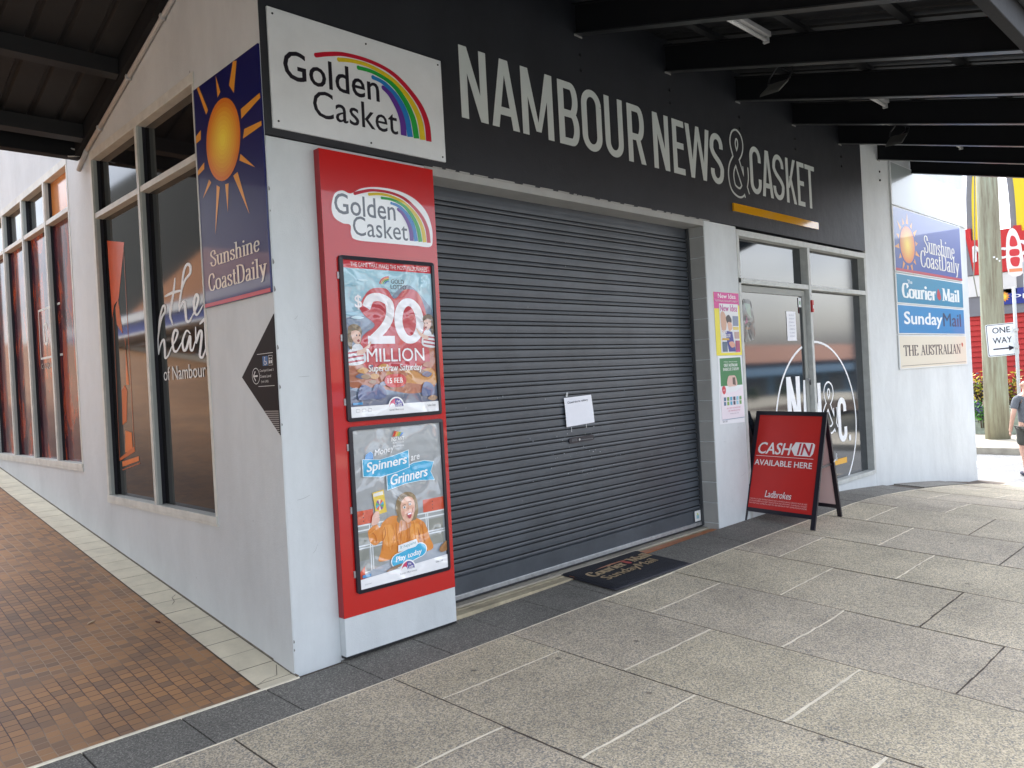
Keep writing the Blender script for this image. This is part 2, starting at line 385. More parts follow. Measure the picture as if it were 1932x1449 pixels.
def serif_text(art, s, u0, u1, v0, v1, c, wv=.15, wh=.055, sw=.26, gap=.02, base=0.0, top=1.0):
    """v0 = baseline, v1 = cap height line"""
    tot = sum(G[ch][0] + gap for ch in s); k = (u1 - u0) / tot; h = v1 - v0; x = 0
    art.up(); d0 = art.d
    for ch in s:
        w, st, se = G[ch]
        f = lambda p: (u0 + (x + p[0]) * k, v0 + p[1] * h)
        for q, (kind, P) in enumerate(st):
            art.d = d0 + q * .00003
            if kind == 'c': art.ribbon([f(p) for p in spline(P, 6)], wv * k, wh * h, c, up=False)
            elif kind == 'l': art.ribbon([f(p) for p in P], wv * k, wh * h, c, up=False)
            elif kind == 'h': art.ribbon([f(p) for p in P], wv * k, 0, c, 'h', up=False)
            elif kind == 't': art.ribbon([f(p) for p in P], wh * 1.2 * k, 0, c, 'h', up=False)
            elif kind == 'd':
                cx, cy = f(P); art.poly(ell(cx, cy, wv * k * .6, wv * h * .45, n=10), c, False)
        art.d = d0 + .00015
        for p in se:
            cx, cy = f(p); art.poly([(cx - sw*k/2, cy - .022*h), (cx + sw*k/2, cy - .022*h), (cx + sw*k/2, cy + .022*h), (cx - sw*k/2, cy + .022*h)], c, False)
        x += w + gap
    art.d = d0 + .0002

# heavy condensed capitals of the shop name; returns list of (points, mode, wv, wh) or filled polygons
def cond(ch, w, h, t):
    hh = t * .86; P = []; q = lambda x0, x1, y0, y1: ('q', [(x0, y0), (x1, y0), (x1, y1), (x0, y1)])
    dg = lambda xb0, xb1, xt0, xt1, y0=0, y1=h: ('q', [(xb0, y0), (xb1, y0), (xt1, y1), (xt0, y1)])
    i = t / 2; j = hh / 2; rx = w / 2 - i; ry = rx * 1.05
    if ch == 'N': P = [q(0, t, 0, h), q(w - t, w, 0, h), dg(w - t * 1.06, w - t * .02, t * .02, t * 1.06)]
    elif ch == 'A': P = [dg(0, t * 1.02, w/2 - t * .62, w/2 + t * .30), dg(w - t * 1.02, w, w/2 - t * .30, w/2 + t * .62), q(w * .24, w * .76, h * .19, h * .19 + hh)]
    elif ch == 'M': P = [q(0, t, 0, h), q(w - t, w, 0, h), dg(w/2 - t * .42, w/2 + t * .25, t * .02, t * 1.15, h * .08, h), dg(w/2 - t * .25, w/2 + t * .42, w - t * 1.15, w - t * .02, h * .08, h)]
    elif ch == 'E': P = [q(0, t, 0, h), q(t * .5, w, 0, hh), q(t * .5, w, h - hh, h), q(t * .5, w * .93, h * .47, h * .47 + hh)]
    elif ch == 'T': P = [q(w/2 - i, w/2 + i, 0, h), q(0, w, h - hh, h)]
    elif ch == 'K': P = [q(0, t, 0, h), dg(t * .7, t * 1.45, w - t * 1.05, w, h * .34, h), dg(w - t, w + t * .05, t * 1.25, t * 2.1, 0, h * .60)]
    elif ch == 'W':
        a = w * .25
        P = [dg(a - i * .9, a + i * .9, 0, t), dg(a - i * .9, a + i * .9, w/2 - i * .8, w/2 + i * .8), dg(3*a - i * .9, 3*a + i * .9, w/2 - i * .8, w/2 + i * .8), dg(3*a - i * .9, 3*a + i * .9, w - t, w)]
    elif ch == 'O': P = [('r', ell(w/2, h - j - ry, rx, ry, 0, 180, 16) + ell(w/2, j + ry, rx, ry, 180, 360, 16) + [(w - i, h - j - ry)])]
    elif ch == 'U': P = [('r', [(i, h), (i, j + ry)] + ell(w/2, j + ry, rx, ry, 180, 360, 16) + [(w - i, h)])]
    elif ch == 'C': P = [('r', [(w - i, h * .68), (w - i, h - j - ry)] + ell(w/2, h - j - ry, rx, ry, 0, 180, 16) + ell(w/2, j + ry, rx, ry, 180, 360, 16) + [(w - i, h * .33)])]
    elif ch == 'B':
        P = [q(0, t, 0, h)]
        r1 = (h * .5 - hh) / 2 + j * .5
        y1 = h - j; y2 = h * .50; y3 = j; xr = w - i; xr2 = w - i * 1.25
        P.append(('r', [(t * .4, y1), (xr2 - w*.22, y1)] + ell(xr2 - w*.22, (y1+y2)/2, w*.22, (y1-y2)/2, 90, -90, 14)[1:] + [(t * .4, y2)]))
        P.append(('r', [(t * .4, y2), (xr - w*.24, y2)] + ell(xr - w*.24, (y2+y3)/2, w*.24, (y2-y3)/2, 90, -90, 14)[1:] + [(t * .4, y3)]))
    elif ch == 'R':
        y1 = h - j; y2 = h * .45; xr = w - i * 1.2
        P = [q(0, t, 0, h), ('r', [(t * .4, y1), (xr - w*.22, y1)] + ell(xr - w*.22, (y1+y2)/2, w*.22, (y1-y2)/2, 90, -90, 14)[1:] + [(t * .4, y2)]), dg(w - t * 1.0, w + t * .05, w * .42, w * .42 + t * .95, 0, h * .47)]
    elif ch == 'S':
        P = [('r', [(w - i, h * .71), (w - i, h - j - ry)] + ell(w/2, h - j - ry, rx, ry, 0, 180, 14) + spline([(i, h - j - ry), (i, h * .68), (w * .30, h * .57), (w * .68, h * .44), (w - i, h * .33), (w - i, j + ry)], 6)[1:] + ell(w/2, j + ry, rx, ry, 0, -180, 14)[1:] + [(i, h * .29)])]
    return P
def cond_letter(art, ch, u0, u1, v0, v1, t, c):
    art.up(); d0 = art.d
    for k, (kind, P) in enumerate(cond(ch, u1 - u0, v1 - v0, t)):
        art.d = d0 + k * .0002; P = [(u0 + a, v0 + b) for a, b in P]
        if kind == 'q': art.poly(P, c, False)
        else: art.ribbon(P, t, t * .86, c, up=False)
    art.d = d0 + .0008
AMP = [(.93,.48),(.93,.30),(.80,.12),(.62,.03),(.40,.03),(.18,.10),(.10,.27),(.17,.42),(.38,.56),(.60,.68),(.70,.80),(.66,.92),(.50,.975),(.34,.93),(.27,.81),(.36,.66),(.55,.44),(.80,.18),(.97,.0)]
def ampersand(art, u0, u1, v0, v1, t, line, cw, cb):
    f = lambda p: (u0 + p[0] * (u1 - u0), v0 + p[1] * (v1 - v0))
    P = [f(p) for p in spline(AMP, 6)]
    art.ribbon(P, t, t * .9, cw); art.ribbon([P[0], P[0]] + P[1:-1] + [P[-1]], t - 2 * line, t * .9 - 2 * line, cb)

# ------------------------------------------------------------ ground
def lerp(x, P):
    if x <= P[0][0]: return P[0][1]
    for (a, u), (b, v) in zip(P, P[1:]):
        if x <= b:
            t = (x - a) / (b - a); return u + (v - u) * t
    return P[-1][1]
PROF = spline([(-12, -.02), (-3, -.005), (0, 0), (2, .02), (4, .046), (5.5, .052), (7, .045), (8.6, -.066), (10, -.20), (11.5, -.37), (13, -.55), (16, -.62)], 6)
def gz(x, y):
    p = lerp(x, PROF)
    if y >= 0: return p
    return p - min(.055, max(.012, .02 + .016 * (x - .5))) * (-y)
def lz(x, y): return .125 * max(0, y) if y > 0 else 0

def sheet(name, xs, ys, zf, M, parent=None):
    b = MB(); b.mi(M); k = 0
    b.v = [(x, y, zf(x, y)) for y in ys for x in xs]; n = len(xs)
    for j in range(len(ys) - 1):
        for i in range(n - 1):
            b.f.append((j*n+i, j*n+i+1, (j+1)*n+i+1, (j+1)*n+i)); b.m.append(0)
    return b.build(name, parent, smooth=True)
fr = lambda a, b, n: [a + (b - a) * i / n for i in range(n + 1)]

struct(sheet('ground', fr(-400, 400, 8), fr(-400, 400, 8), lambda x, y: -1.4, mat('earth', '#6c6a5c', .95, var=.3, vscale=.2)))
# paving slabs (running bond, mortar showing in the joints along the shopfront)
b = MB(); XJ = [.33 + .912 * k for k in range(-10, 15)] ; DY = .93
KY = -4.35
def slab(x0, x1, y0, y1, M, dz=0):
    g = .0045
    nx, ny = (4 if x0 > 6 else 2), 2
    k = len(b.v); mi = b.mi(M)
    xs = fr(x0 + g, x1 - g, nx); ys = fr(y0 + g, y1 - g, ny)
    for y in ys:
        for x in xs: b.v.append((x, y, gz(x, y) + dz))
    w = nx + 1
    for j in range(ny):
        for i in range(nx): b.f.append((k+j*w+i, k+j*w+i+1, k+(j+1)*w+i+1, k+(j+1)*w+i)); b.m.append(mi)
    # arrised sides
    edge = [j for j in range(w)] + [j*w+nx for j in range(1, ny+1)] + [ny*w+i for i in range(nx-1, -1, -1)] + [j*w for j in range(ny-1, 0, -1)]
    e0 = len(b.v)
    for e in edge: v = b.v[k + e]; b.v.append((v[0], v[1], v[2] - .02))
    for i in range(len(edge)):
        j = (i + 1) % len(edge); b.f.append((k+edge[i], e0+i, e0+j, k+edge[j])); b.m.append(mi)
mo = MB()
for i in range(len(XJ) - 1):
    x0, x1 = XJ[i], XJ[i + 1]
    if x0 > 13.0: break
    x1 = min(x1, 13.05)
    off = DY / 2 if i % 2 == 0 else 0
    ys = [-.47]
    y = -.47 - (DY / 2 if off else DY) + .04
    while y > KY + .15: ys.append(y); y -= DY
    ys.append(KY)
    for a, c in zip(ys, ys[1:]):
        slab(x0, x1, c, a, M_slabs[(i * 7 + int(a * -13)) % 3], rnd.uniform(-.002, .002))
        if c > KY + .01:
            Mj = M_mortd if (x0 > 2.4 and c < -2.1) or (x0 > 1.4 and c < -2.6) or (x0 > 5 and c < -1.6) else M_mort
            wd = .0105 if Mj is M_mort else .006
            n = 14; mi = mo.mi(Mj); k = len(mo.v)
            for q in range(n + 1):
                xx = x0 + .01 + (x1 - x0 - .02) * q / n; jt = rnd.uniform(-.003, .003)
                mo.v.append((xx, c - wd * rnd.uniform(.5, 1) + jt, gz(xx, c) + .0015)); mo.v.append((xx, c + wd * rnd.uniform(.5, 1) + jt, gz(xx, c) + .0015))
            for q in range(n): mo.f.append((k+2*q, k+2*q+2, k+2*q+3, k+2*q+1)); mo.m.append(mi)
fp = struct(b.build('footpath'))
for q, xx in enumerate(XJ):
    if xx > 13: break
    wv_ = (.0035, .0045, .008, .005)[q % 4]; mi = mo.mi(M_mortd); k = len(mo.v); n = 60
    for j in range(n + 1):
        yy = -.475 + (KY + .475) * j / n; w1 = wv_ * rnd.uniform(.55, 1) * .8
        mo.v.append((xx - w1, yy, gz(xx, yy) + .0012)); mo.v.append((xx + w1, yy, gz(xx, yy) + .0012))
    for j in range(n): mo.f.append((k+2*j, k+2*j+2, k+2*j+3, k+2*j+1)); mo.m.append(mi)
struct(mo.build('footpath_joints'))
struct(sheet('footpath_bed', fr(-9, 13.05, 40), fr(KY, .02, 10), lambda x, y: gz(x, y) - .012, M_mortd))
# dark band against the wall
b = MB()
XB = [-.203 + .463 * k * 1 for k in range(-18, 30)]
XB = []
x = -.203
while x < 9.2: XB.append(x); x += .495
x = -.203
while x > -9: x -= .455; XB.insert(0, x)
for x0, x1 in zip(XB, XB[1:]): slab(x0, x1, -.47, -.045 if x0 < 0 else 0, M_band, rnd.uniform(-.001, .001))
slab(9.1, 11, -.40, 0, M_band)
struct(b.build('footpath_border'))
b = MB()
for x0 in fr(-9, 12, 42)[:-1]:
    b.hexa([(x0, -.476, gz(x0, -.47) - .01), (x0 + .5, -.476, gz(x0 + .5, -.47) - .01), (x0 + .5, -.464, gz(x0 + .5, -.47) - .01), (x0, -.464, gz(x0, -.47) - .01),
            (x0, -.476, gz(x0, -.47) + .0012), (x0 + .5, -.476, gz(x0 + .5, -.47) + .0012), (x0 + .5, -.464, gz(x0 + .5, -.47) + .0012), (x0, -.464, gz(x0, -.47) + .0012)], M_mort)
b.box(-9, -.0, -.052, -.036, -.02, .0045, M_mort)
struct(b.build('border_joints'))
# kerb and streets
b = MB()
for x0 in fr(-9, 13, 22)[:-1]:
    z = lambda x: gz(x, KY)
    b.hexa([(x0+.004, KY-.15, z(x0)-.3), (x0+.996, KY-.15, z(x0+1)-.3), (x0+.996, KY, z(x0+1)-.3), (x0+.004, KY, z(x0)-.3), (x0+.004, KY-.15, z(x0)), (x0+.996, KY-.15, z(x0+1)), (x0+.996, KY, z(x0+1)), (x0+.004, KY, z(x0))], M_conc)
b.box(13.06, 13.22, -4.6, 6, -1.0, -.60, M_conc)
struct(b.build('kerb'))
struct(sheet('street', fr(-60, 13.2, 60), fr(-14, KY - .15, 6), lambda x, y: gz(x, KY) - .14 + .0 * y, M_asph))
struct(sheet('side_street', fr(13.2, 18.45, 6), fr(-60, 60, 12), lambda x, y: -.72, M_asph))
# approach apron at the corner so the footpath meets the road without a gap
M_line = mat('road_paint', (.78, .78, .76), .6, var=.12, vscale=8)
b = MB(); b.face([(16.0, .6, -.714), (17.9, .0, -.714), (18.3, .45, -.714), (16.0, 1.6, -.714)], M_line)
b.face([(14.0, -14, -.714), (14.15, -14, -.714), (14.15, -3, -.714), (14.0, -3, -.714)], M_line)
struct(b.build('road_markings'))
b = MB(); b.box(18.45, 18.62, -30, 40, -1, -.56, M_conc); struct(b.build('far_kerb', bevel=.02))
struct(sheet('far_footpath', fr(18.62, 22.3, 2), fr(-40, 60, 2), lambda x, y: -.565, mat('concrete_path', '#a8a294', .9, bump=.3, bscale=40, var=.2, vscale=1)))

# ------------------------------------------------------------ lane paving
M_cob = bpy.data.materials.new('lane_cobbles'); M_cob.use_nodes = True
t, bs, N, L = nodes(M_cob)
g = N('ShaderNodeTexCoord'); mp2 = N('ShaderNodeMapping'); mp2.inputs['Rotation'].default_value = (0, 0, R(90))
dn = N('ShaderNodeTexNoise'); dn.inputs['Scale'].default_value = 2.2; dn.inputs['Detail'].default_value = 2
dv = N('ShaderNodeVectorMath'); dv.operation = 'MULTIPLY_ADD'; dv.inputs[1].default_value = (.03, .03, 0)
L(g.outputs['Object'], dn.inputs['Vector']); L(dn.outputs['Color'], dv.inputs[0]); L(g.outputs['Object'], dv.inputs[2]); L(dv.outputs[0], mp2.inputs[0])
bt = N('ShaderNodeTexBrick'); bt.inputs['Scale'].default_value = 1; bt.inputs['Brick Width'].default_value = .058 * 1.0
bt.inputs['Row Height'].default_value = .0655; bt.inputs['Mortar Size'].default_value = .0028; bt.offset = .4;
bt.inputs['Mortar Smooth'].default_value = .3; bt.inputs['Bias'].default_value = -.25
bt.inputs['Color1'].default_value = lin('#a2754a'); bt.inputs['Color2'].default_value = lin('#6c5544'); bt.inputs['Mortar'].default_value = lin('#a08468')
L(mp2.outputs[0], bt.inputs['Vector'])
n1 = N('ShaderNodeTexNoise'); n1.inputs['Scale'].default_value = .9; n1.inputs['Detail'].default_value = 8
r1 = N('ShaderNodeMapRange'); r1.inputs[1].default_value = .35; r1.inputs[2].default_value = .65; r1.inputs[3].default_value = .84; r1.inputs[4].default_value = 1.12
m1 = N('ShaderNodeMix'); m1.data_type = 'RGBA'; m1.blend_type = 'MULTIPLY'; m1.inputs[0].default_value = 1
L(g.outputs['Object'], n1.inputs['Vector']); L(n1.outputs[0], r1.inputs[0]); L(bt.outputs['Color'], m1.inputs[6]); L(r1.outputs[0], m1.inputs[7])
# mortar turns dark in patches
n2 = N('ShaderNodeTexNoise'); n2.inputs['Scale'].default_value = 1.3
r2 = N('ShaderNodeValToRGB'); r2.color_ramp.elements[0].position = .44; r2.color_ramp.elements[1].position = .56
m2 = N('ShaderNodeMix'); m2.data_type = 'RGBA'; m2.inputs[7].default_value = lin('#4a3026')
mu = N('ShaderNodeMath'); mu.operation = 'MULTIPLY'
L(g.outputs['Object'], n2.inputs['Vector']); L(n2.outputs[0], r2.inputs[0]); L(r2.outputs[0], mu.inputs[0]); L(bt.outputs['Fac'], mu.inputs[1])
L(mu.outputs[0], m2.inputs[0]); L(m1.outputs[2], m2.inputs[6]); L(m2.outputs[2], bs.inputs['Base Color'])
bp = N('ShaderNodeBump'); bp.invert = True; bp.inputs['Strength'].default_value = .6; bp.inputs['Distance'].default_value = .004
L(bt.outputs['Fac'], bp.inputs['Height'])
n3 = N('ShaderNodeTexNoise'); n3.inputs['Scale'].default_value = 90; bp2 = N('ShaderNodeBump'); bp2.inputs['Strength'].default_value = .3; bp2.inputs['Distance'].default_value = .003
L(g.outputs['Object'], n3.inputs['Vector']); L(n3.outputs[0], bp2.inputs['Height']); L(bp.outputs[0], bp2.inputs['Normal']); L(bp2.outputs[0], bs.inputs['Normal'])
bs.inputs['Roughness'].default_value = .6
struct(sheet('lane_paving', fr(-9, -.225, 6), [-.045, 0] + fr(0, 34, 34)[1:], lambda x, y: .125 * y if y > 0 else 0, M_cob))
# pale tiles along the wall
M_jdirt = mat('grimy_grout', '#6d6558', .95, var=.4, vscale=14)
M_tile = mat('cream_tile', '#d0c6ae', .5, bump=.15, bscale=50, var=.14, vscale=5)
b = MB()
y = -.045; ys = [-.045, .03] + [.03 + .2155 * k for k in range(1, 60)]
for y0, y1 in zip(ys, ys[1:]):
    j = rnd.uniform(-.002, .002)
    for g_ in (0,):
        P = [(-.222, y0 + .0035), (-.008, y0 + .0035), (-.008, y1 - .0035), (-.222, y1 - .0035)]
        b.hexa([(px, py, lz(px, py) - .02) for px, py in P] + [(px, py, lz(px, py) + .004 + j * .4) for px, py in P], M_tile)
    P = [(-.006, y0), (0, y0), (0, y1), (-.006, y1)]
    b.face([(px, py, lz(px, py) + (.006 if px < -.003 else .012)) for px, py in P], M_jdirt)
struct(b.build('lane_tile_border'))
struct(sheet('lane_tile_bed', [-.23, .0], [-.05, 0, 14], lambda x, y: lz(x, y) + .0028, M_mortd))
# cracks in two tiles
b = MB()
def crack(P):
    for a, c in zip(P, P[1:]):
        d = Vector(c) - Vector(a); n = Vector((-d[1], d[0])).normalized() * .0016
        b.face([(a[0]+n[0], a[1]+n[1], lz(0, a[1]) + .0065), (a[0]-n[0], a[1]-n[1], lz(0, a[1]) + .0065), (c[0]-n[0], c[1]-n[1], lz(0, c[1]) + .0065), (c[0]+n[0], c[1]+n[1], lz(0, c[1]) + .0065)], M_mortd)
crack([(-.215, .02), (-.15, .055), (-.08, .06), (-.05, .12), (-.02, .18)])
crack([(-.03, 1.62), (-.07, 1.58), (-.085, 1.5), (-.12, 1.45)])
struct(b.build('tile_cracks'))
# leaves and litter
def leaf(x, y, z, L_, a, c, lab):
    o = MB(); M = mat('dry_leaf', c, .8)
    ca, sa = math.cos(a), math.sin(a)
    P = [(-L_, 0, .001), (-L_*.3, L_*.3, .006), (L_*.5, L_*.22, .004), (L_, 0, .010), (L_*.4, -L_*.25, .003), (-L_*.4, -L_*.22, .007)]
    Q = [(x + px*ca - py*sa, y + px*sa + py*ca, z + pz) for px, py, pz in P]
    o.prism([(i, 0) for i in range(0)], None, 0, 0, M) if False else None
    o.face(Q, M); o.face([(q[0], q[1], q[2] - .002) for q in Q][::-1], M)
    for i in range(6):
        j = (i + 1) % 6; o.face([Q[i], (Q[i][0], Q[i][1], Q[i][2] - .002), (Q[j][0], Q[j][1], Q[j][2] - .002), Q[j]], M)
    return tag(o.build('fallen_leaf'), lab, 'leaf', 'dry leaves lying on the lane paving')
leaf(-.62, 1.48, .186, .035, .5, '#b59a7c', 'pale curled dry leaf on the brick lane paving')
leaf(-.30, 1.22, .153, .026, 1.9, '#4a1c14', 'dark red dry leaf on the brick lane paving near the cream tiles')
o = MB(); o.hexa([(4.42, -2.72, gz(4.4,-2.7)+.001), (4.46, -2.73, gz(4.4,-2.7)+.001), (4.47, -2.69, gz(4.4,-2.7)+.001), (4.43, -2.685, gz(4.4,-2.7)+.001), (4.42, -2.72, gz(4.4,-2.7)+.006), (4.46, -2.73, gz(4.4,-2.7)+.012), (4.47, -2.69, gz(4.4,-2.7)+.009), (4.43, -2.685, gz(4.4,-2.7)+.005)], mat('paper_scrap', (.75, .76, .8), .7))
tag(o.build('paper_scrap'), 'tiny white scrap of paper lying on the footpath', 'litter')

# ------------------------------------------------------------ the shop building
B = thing('shop_building', 'corner shop in pale painted render with a charcoal band over its roller shutter', 'building')
w = MB()
TH = .24
w.box(0, 1.13, 0, TH, -.7, 3.055, M_white); w.build('corner_pier', B, bevel=.008); w = MB()
w.box(4.56, 5.17, 0, TH, -.7, 3.055, M_white)
w.box(5.17, 8.53, 0, TH, -.9, .108, M_white)
w.box(8.53, 13.0, 0, TH, -1.3, 5.0, M_white)
w.box(12.76, 13.0, TH, 9, -1.3, 5.0, M_white)
fw = w.build('front_wall', B, bevel=.008)
w = MB(); w.box(-.003, 8.52, -.004, TH + .06, 3.0585, 5.0, M_black)
w.build('charcoal_band', B)
w = MB()
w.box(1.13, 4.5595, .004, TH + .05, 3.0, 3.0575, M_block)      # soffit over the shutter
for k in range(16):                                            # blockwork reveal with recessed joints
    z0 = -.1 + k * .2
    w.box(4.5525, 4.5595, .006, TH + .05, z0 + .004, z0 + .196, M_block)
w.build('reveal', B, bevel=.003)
# chips, drips and scuffs in the paint of pier, pillar and far wall
a = Art(FRONT(0), .0006); rc = random.Random(5)
for i in range(9):
    z0 = rc.uniform(.1, 2.9); l = rc.uniform(.008, .03); a.blob([(.001, z0), (.004 + l * .25, z0 + l * .3), (.003 + l * .1, z0 + l), (.001, z0 + l)], '#6f6f6c')
a.build('paint_stain', B)
a = Art(FRONT(0), .0006)
for i in range(14):
    u = rc.choice([rc.uniform(.05, .28), rc.uniform(4.62, 5.1), rc.uniform(8.7, 12.4)]); z0 = rc.uniform(.15, 2.6) if u < 8 else rc.uniform(-.1, 1.3); l = rc.uniform(.02, .09); dz = rc.uniform(-.02, .05)
    a.ribbon(spline([(u, z0), (u + l * .5, z0 + dz * .3), (u + l, z0 + dz)], 4), .0016, .0022, '#9ea2a2', taper=1)
a.build('paint_stain', B)
# weathered edge of the black paint
w = MB()
x = 1.2
while x < 4.5:
    l = rnd.uniform(.05, .3); w.box(x, x + l * .7, -.0055, 0.003, 3.055 + rnd.uniform(-.002, .002), 3.060 + rnd.uniform(0, .004), M_block); x += l
w.build('chipped_edge', B)
# side wall with the two window openings
w = MB(); Y0 = .0045
WA = (.905, 3.045, .775, 3.70); WB = (3.70, 7.95, 1.01, 3.83)
for (y0, y1, z0, z1) in ((TH, WA[0], -.4, 5), (WA[0], WA[1], -.4, WA[2]), (WA[0], WA[1], WA[3], 5), (WA[1], WB[0], -.4, 5), (WB[0], WB[1], -.4, WB[2]), (WB[0], WB[1], WB[3], 5), (WB[1], 14, -.4, 5)):
    w.box(0, .22, y0, y1, z0, z1, M_lwall)
w.build('side_wall', B)
w = MB(); w.box(-.0035, .004, 0, TH + .002, -.3, 3.0, M_lwall); w.box(-.0045, -.0031, 0.0, TH + .07, 3.0, 5.0, M_lwall)
w.build('corner_render', B)
# roof slab and interior backing keep the rooms dark
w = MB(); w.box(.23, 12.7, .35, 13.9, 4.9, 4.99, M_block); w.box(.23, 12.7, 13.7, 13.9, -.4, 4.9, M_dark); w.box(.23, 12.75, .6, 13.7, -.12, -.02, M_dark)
w.build('roof', B)
# base fillet where wall meets dark band
# ---- roller shutter
sh = MB(); prof = []
z = .235
prof += [(.0, .105), (.0, z - .010)]
k = 0
while z < 2.95:
    prof += [(.013, z - .004), (.013, z), (-.004, z + .004), (-.006, z + .015), (-.004, z + .026), (.011, z + .030), (.011, z + .034), (.0, z + .037), (-.001, z + .062), (.0, z + .088)]
    z += .094
prof.append((.001, 3.0))
xs = fr(1.12, 4.552, 40); k0 = len(sh.v)
bow = [rnd.uniform(-.0022, .0022) for _ in range(60)]
for x in xs:
    for (yy, zz) in prof:
        j_ = int(max(0, zz - .235) / .094)
        dent = bow[j_] * math.sin(x * 1.9 + j_) + .006 * math.exp(-((x - 3.1) ** 2 / .02 + (zz - 2.35) ** 2 / .004)) + .004 * math.sin(x * 2.1 + zz) * .5
        sh.v.append((x, .2 + yy + dent, zz))
n = len(prof); mi = sh.mi(M_shut); mg = sh.mi(mat('seam_shade_dirt', (.012, .014, .018), .7))  # groove faces coloured dark for the shade and dirt in the seams
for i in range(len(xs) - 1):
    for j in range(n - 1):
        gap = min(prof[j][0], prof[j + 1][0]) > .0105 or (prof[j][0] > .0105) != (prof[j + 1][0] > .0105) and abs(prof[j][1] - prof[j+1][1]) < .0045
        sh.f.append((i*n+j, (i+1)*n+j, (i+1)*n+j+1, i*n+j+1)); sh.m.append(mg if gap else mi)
a = Art(FRONT(.19), .001)
for i in range(46):
    u = rnd.gauss(2.85, .28); v = rnd.choice([.97, 1.0, 1.12, 1.16, .9, .8]) + rnd.uniform(-.03, .03)
    s_ = rnd.uniform(.003, .009); a.poly(ell(u, v, s_, s_ * rnd.uniform(.2, .8), n=6), '#8d9296', False)
for i in range(26):
    u = rnd.uniform(1.3, 4.4); v = rnd.uniform(.15, 2.8); s_ = rnd.uniform(.002, .005)
    a.poly(ell(u, v, s_, s_ * rnd.uniform(.5, 2), n=6), '#858b8f', False)
k0 = len(sh.v); sh.v += a.v
for f_, m_ in zip(a.f, a.m): sh.f.append(tuple(k0 + q for q in f_)); sh.m.append(sh.mi(a.mats[m_]))
RS = sh.build('roller_shutter', B, smooth=False)
r = MB(); r.box(1.12, 4.552, .185, .215, .072, .105, M_steel); r.box(1.12, 4.552, .178, .2, .060, .074, M_dark); r.build('bottom_rail', RS, bevel=.003)
r = MB(); r.box(1.12, 4.552, .215, .3, 2.95, 3.0, M_dark); r.build('shutter_head', RS)
r = MB(); r.box(4.536, 4.552, .165, .19, .07, 3.0, mat('guide', (.05, .055, .06), .5)); r.build('guide_rail', RS)
r = MB(); P = spline([(2.655, 1.058), (2.655, 1.10), (2.80, 1.103), (2.93, 1.106), (2.955, 1.085), (2.94, 1.062), (2.80, 1.058)], 4, True)
r.prism([(u, v) for u, v in P], FRONT(.195), -.004, .008, M_blacksteel)
r.prism([(2.78, 1.072), (2.935, 1.072), (2.935, 1.078), (2.78, 1.078)], FRONT(.195), .008, .014, mat('handle_grey', (.12, .12, .13), .4))
r.prism(ell(2.765, 1.08, .010, .010, n=12), FRONT(.195), .008, .013, M_steel)
for i in range(5): r.prism([(2.672+i*.014, 1.07), (2.680+i*.014, 1.07), (2.680+i*.014, 1.092), (2.672+i*.014, 1.092)], FRONT(.195), .008, .0105, mat('handle_grey', (.12, .12, .13), .4))
r.build('lock_handle', RS)
# paint scratches and white marks on the shutter
a = Art(FRONT(.19), .002); a.rect(4.425, 4.53, .12, .222, '#d5d8d6'); a.rect(4.455, 4.50, .145, .18, '#8fb6bf'); a.poly(ell(4.478, .187, .012, .012), '#b9c46a'); a.build('small_sticker', RS)
# threshold
b = MB(); b.box(1.13, 4.56, .125, .30, -.05, .052, M_conc); b.box(1.13, 4.56, .09, .125, -.05, .040, mat('worn_cement', '#a79c83', .9, bump=.6, bscale=40, var=.3, vscale=7)); 
M_terra = mat('terracotta_tile', '#a8622f', .35, var=.15, vscale=4)
for i in range(4): b.box(2.4 + i*.55, 2.945 + i*.55, .002, .089, -.03, .042, M_terra)
b.box(1.13, 2.395, .002, .089, -.03, .036, mat('worn_cement', '#a79c83', .9, bump=.6, bscale=40, var=.3, vscale=7))
b.build('threshold', B)
# ---- door and window unit
D = MB(); fy0, fy1 = -.002, .10
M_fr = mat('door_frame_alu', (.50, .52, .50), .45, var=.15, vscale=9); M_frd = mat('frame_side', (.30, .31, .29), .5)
D.box(5.17, 8.53, fy0, fy1, 2.965, 3.03, M_fr)
D.box(5.17, 6.78, fy0, fy1, 2.475, 2.53, M_fr); D.box(6.84, 8.47, fy0, fy1, 2.475, 2.53, M_fr)
D.box(6.78, 6.84, fy0 - .006, fy1 + .02, .05, 2.965, M_fr)
D.box(5.17, 5.22, fy0, fy1, .05, 2.965, M_fr); D.box(8.47, 8.53, fy0, fy1, .112, 2.965, M_fr)
D.box(6.84, 8.47, fy0 - .02, fy1, .112, .16, M_fr)
SF = D.build('door_and_window_frame', B, bevel=.004)
for (x0, x1, z0, z1) in ((5.22, 6.78, 2.53, 2.965), (6.84, 8.47, 2.53, 2.965), (6.84, 8.47, .16, 2.475)):
    p = MB(); p.box(x0, x1, .085, .092, z0, z1, M_glass); p.build('window_pane', SF)
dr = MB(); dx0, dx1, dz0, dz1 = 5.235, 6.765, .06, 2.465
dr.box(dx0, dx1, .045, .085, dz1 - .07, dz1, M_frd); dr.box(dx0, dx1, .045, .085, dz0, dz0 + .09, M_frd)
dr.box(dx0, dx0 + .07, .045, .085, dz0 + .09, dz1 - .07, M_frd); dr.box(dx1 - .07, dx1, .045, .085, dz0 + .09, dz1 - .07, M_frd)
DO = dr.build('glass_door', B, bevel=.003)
p = MB(); p.box(dx0 + .07, dx1 - .07, .06, .066, dz0 + .09, dz1 - .07, M_glass); p.build('door_pane', DO)
p = MB(); p.tube([(6.73, .045, 1.42), (6.73, .02, 1.42)], .02, M_steel, 12); p.tube([(6.73, .02, 1.42), (6.73, .015, 1.36)], .008, M_dark, 8); p.build('door_lock', DO)
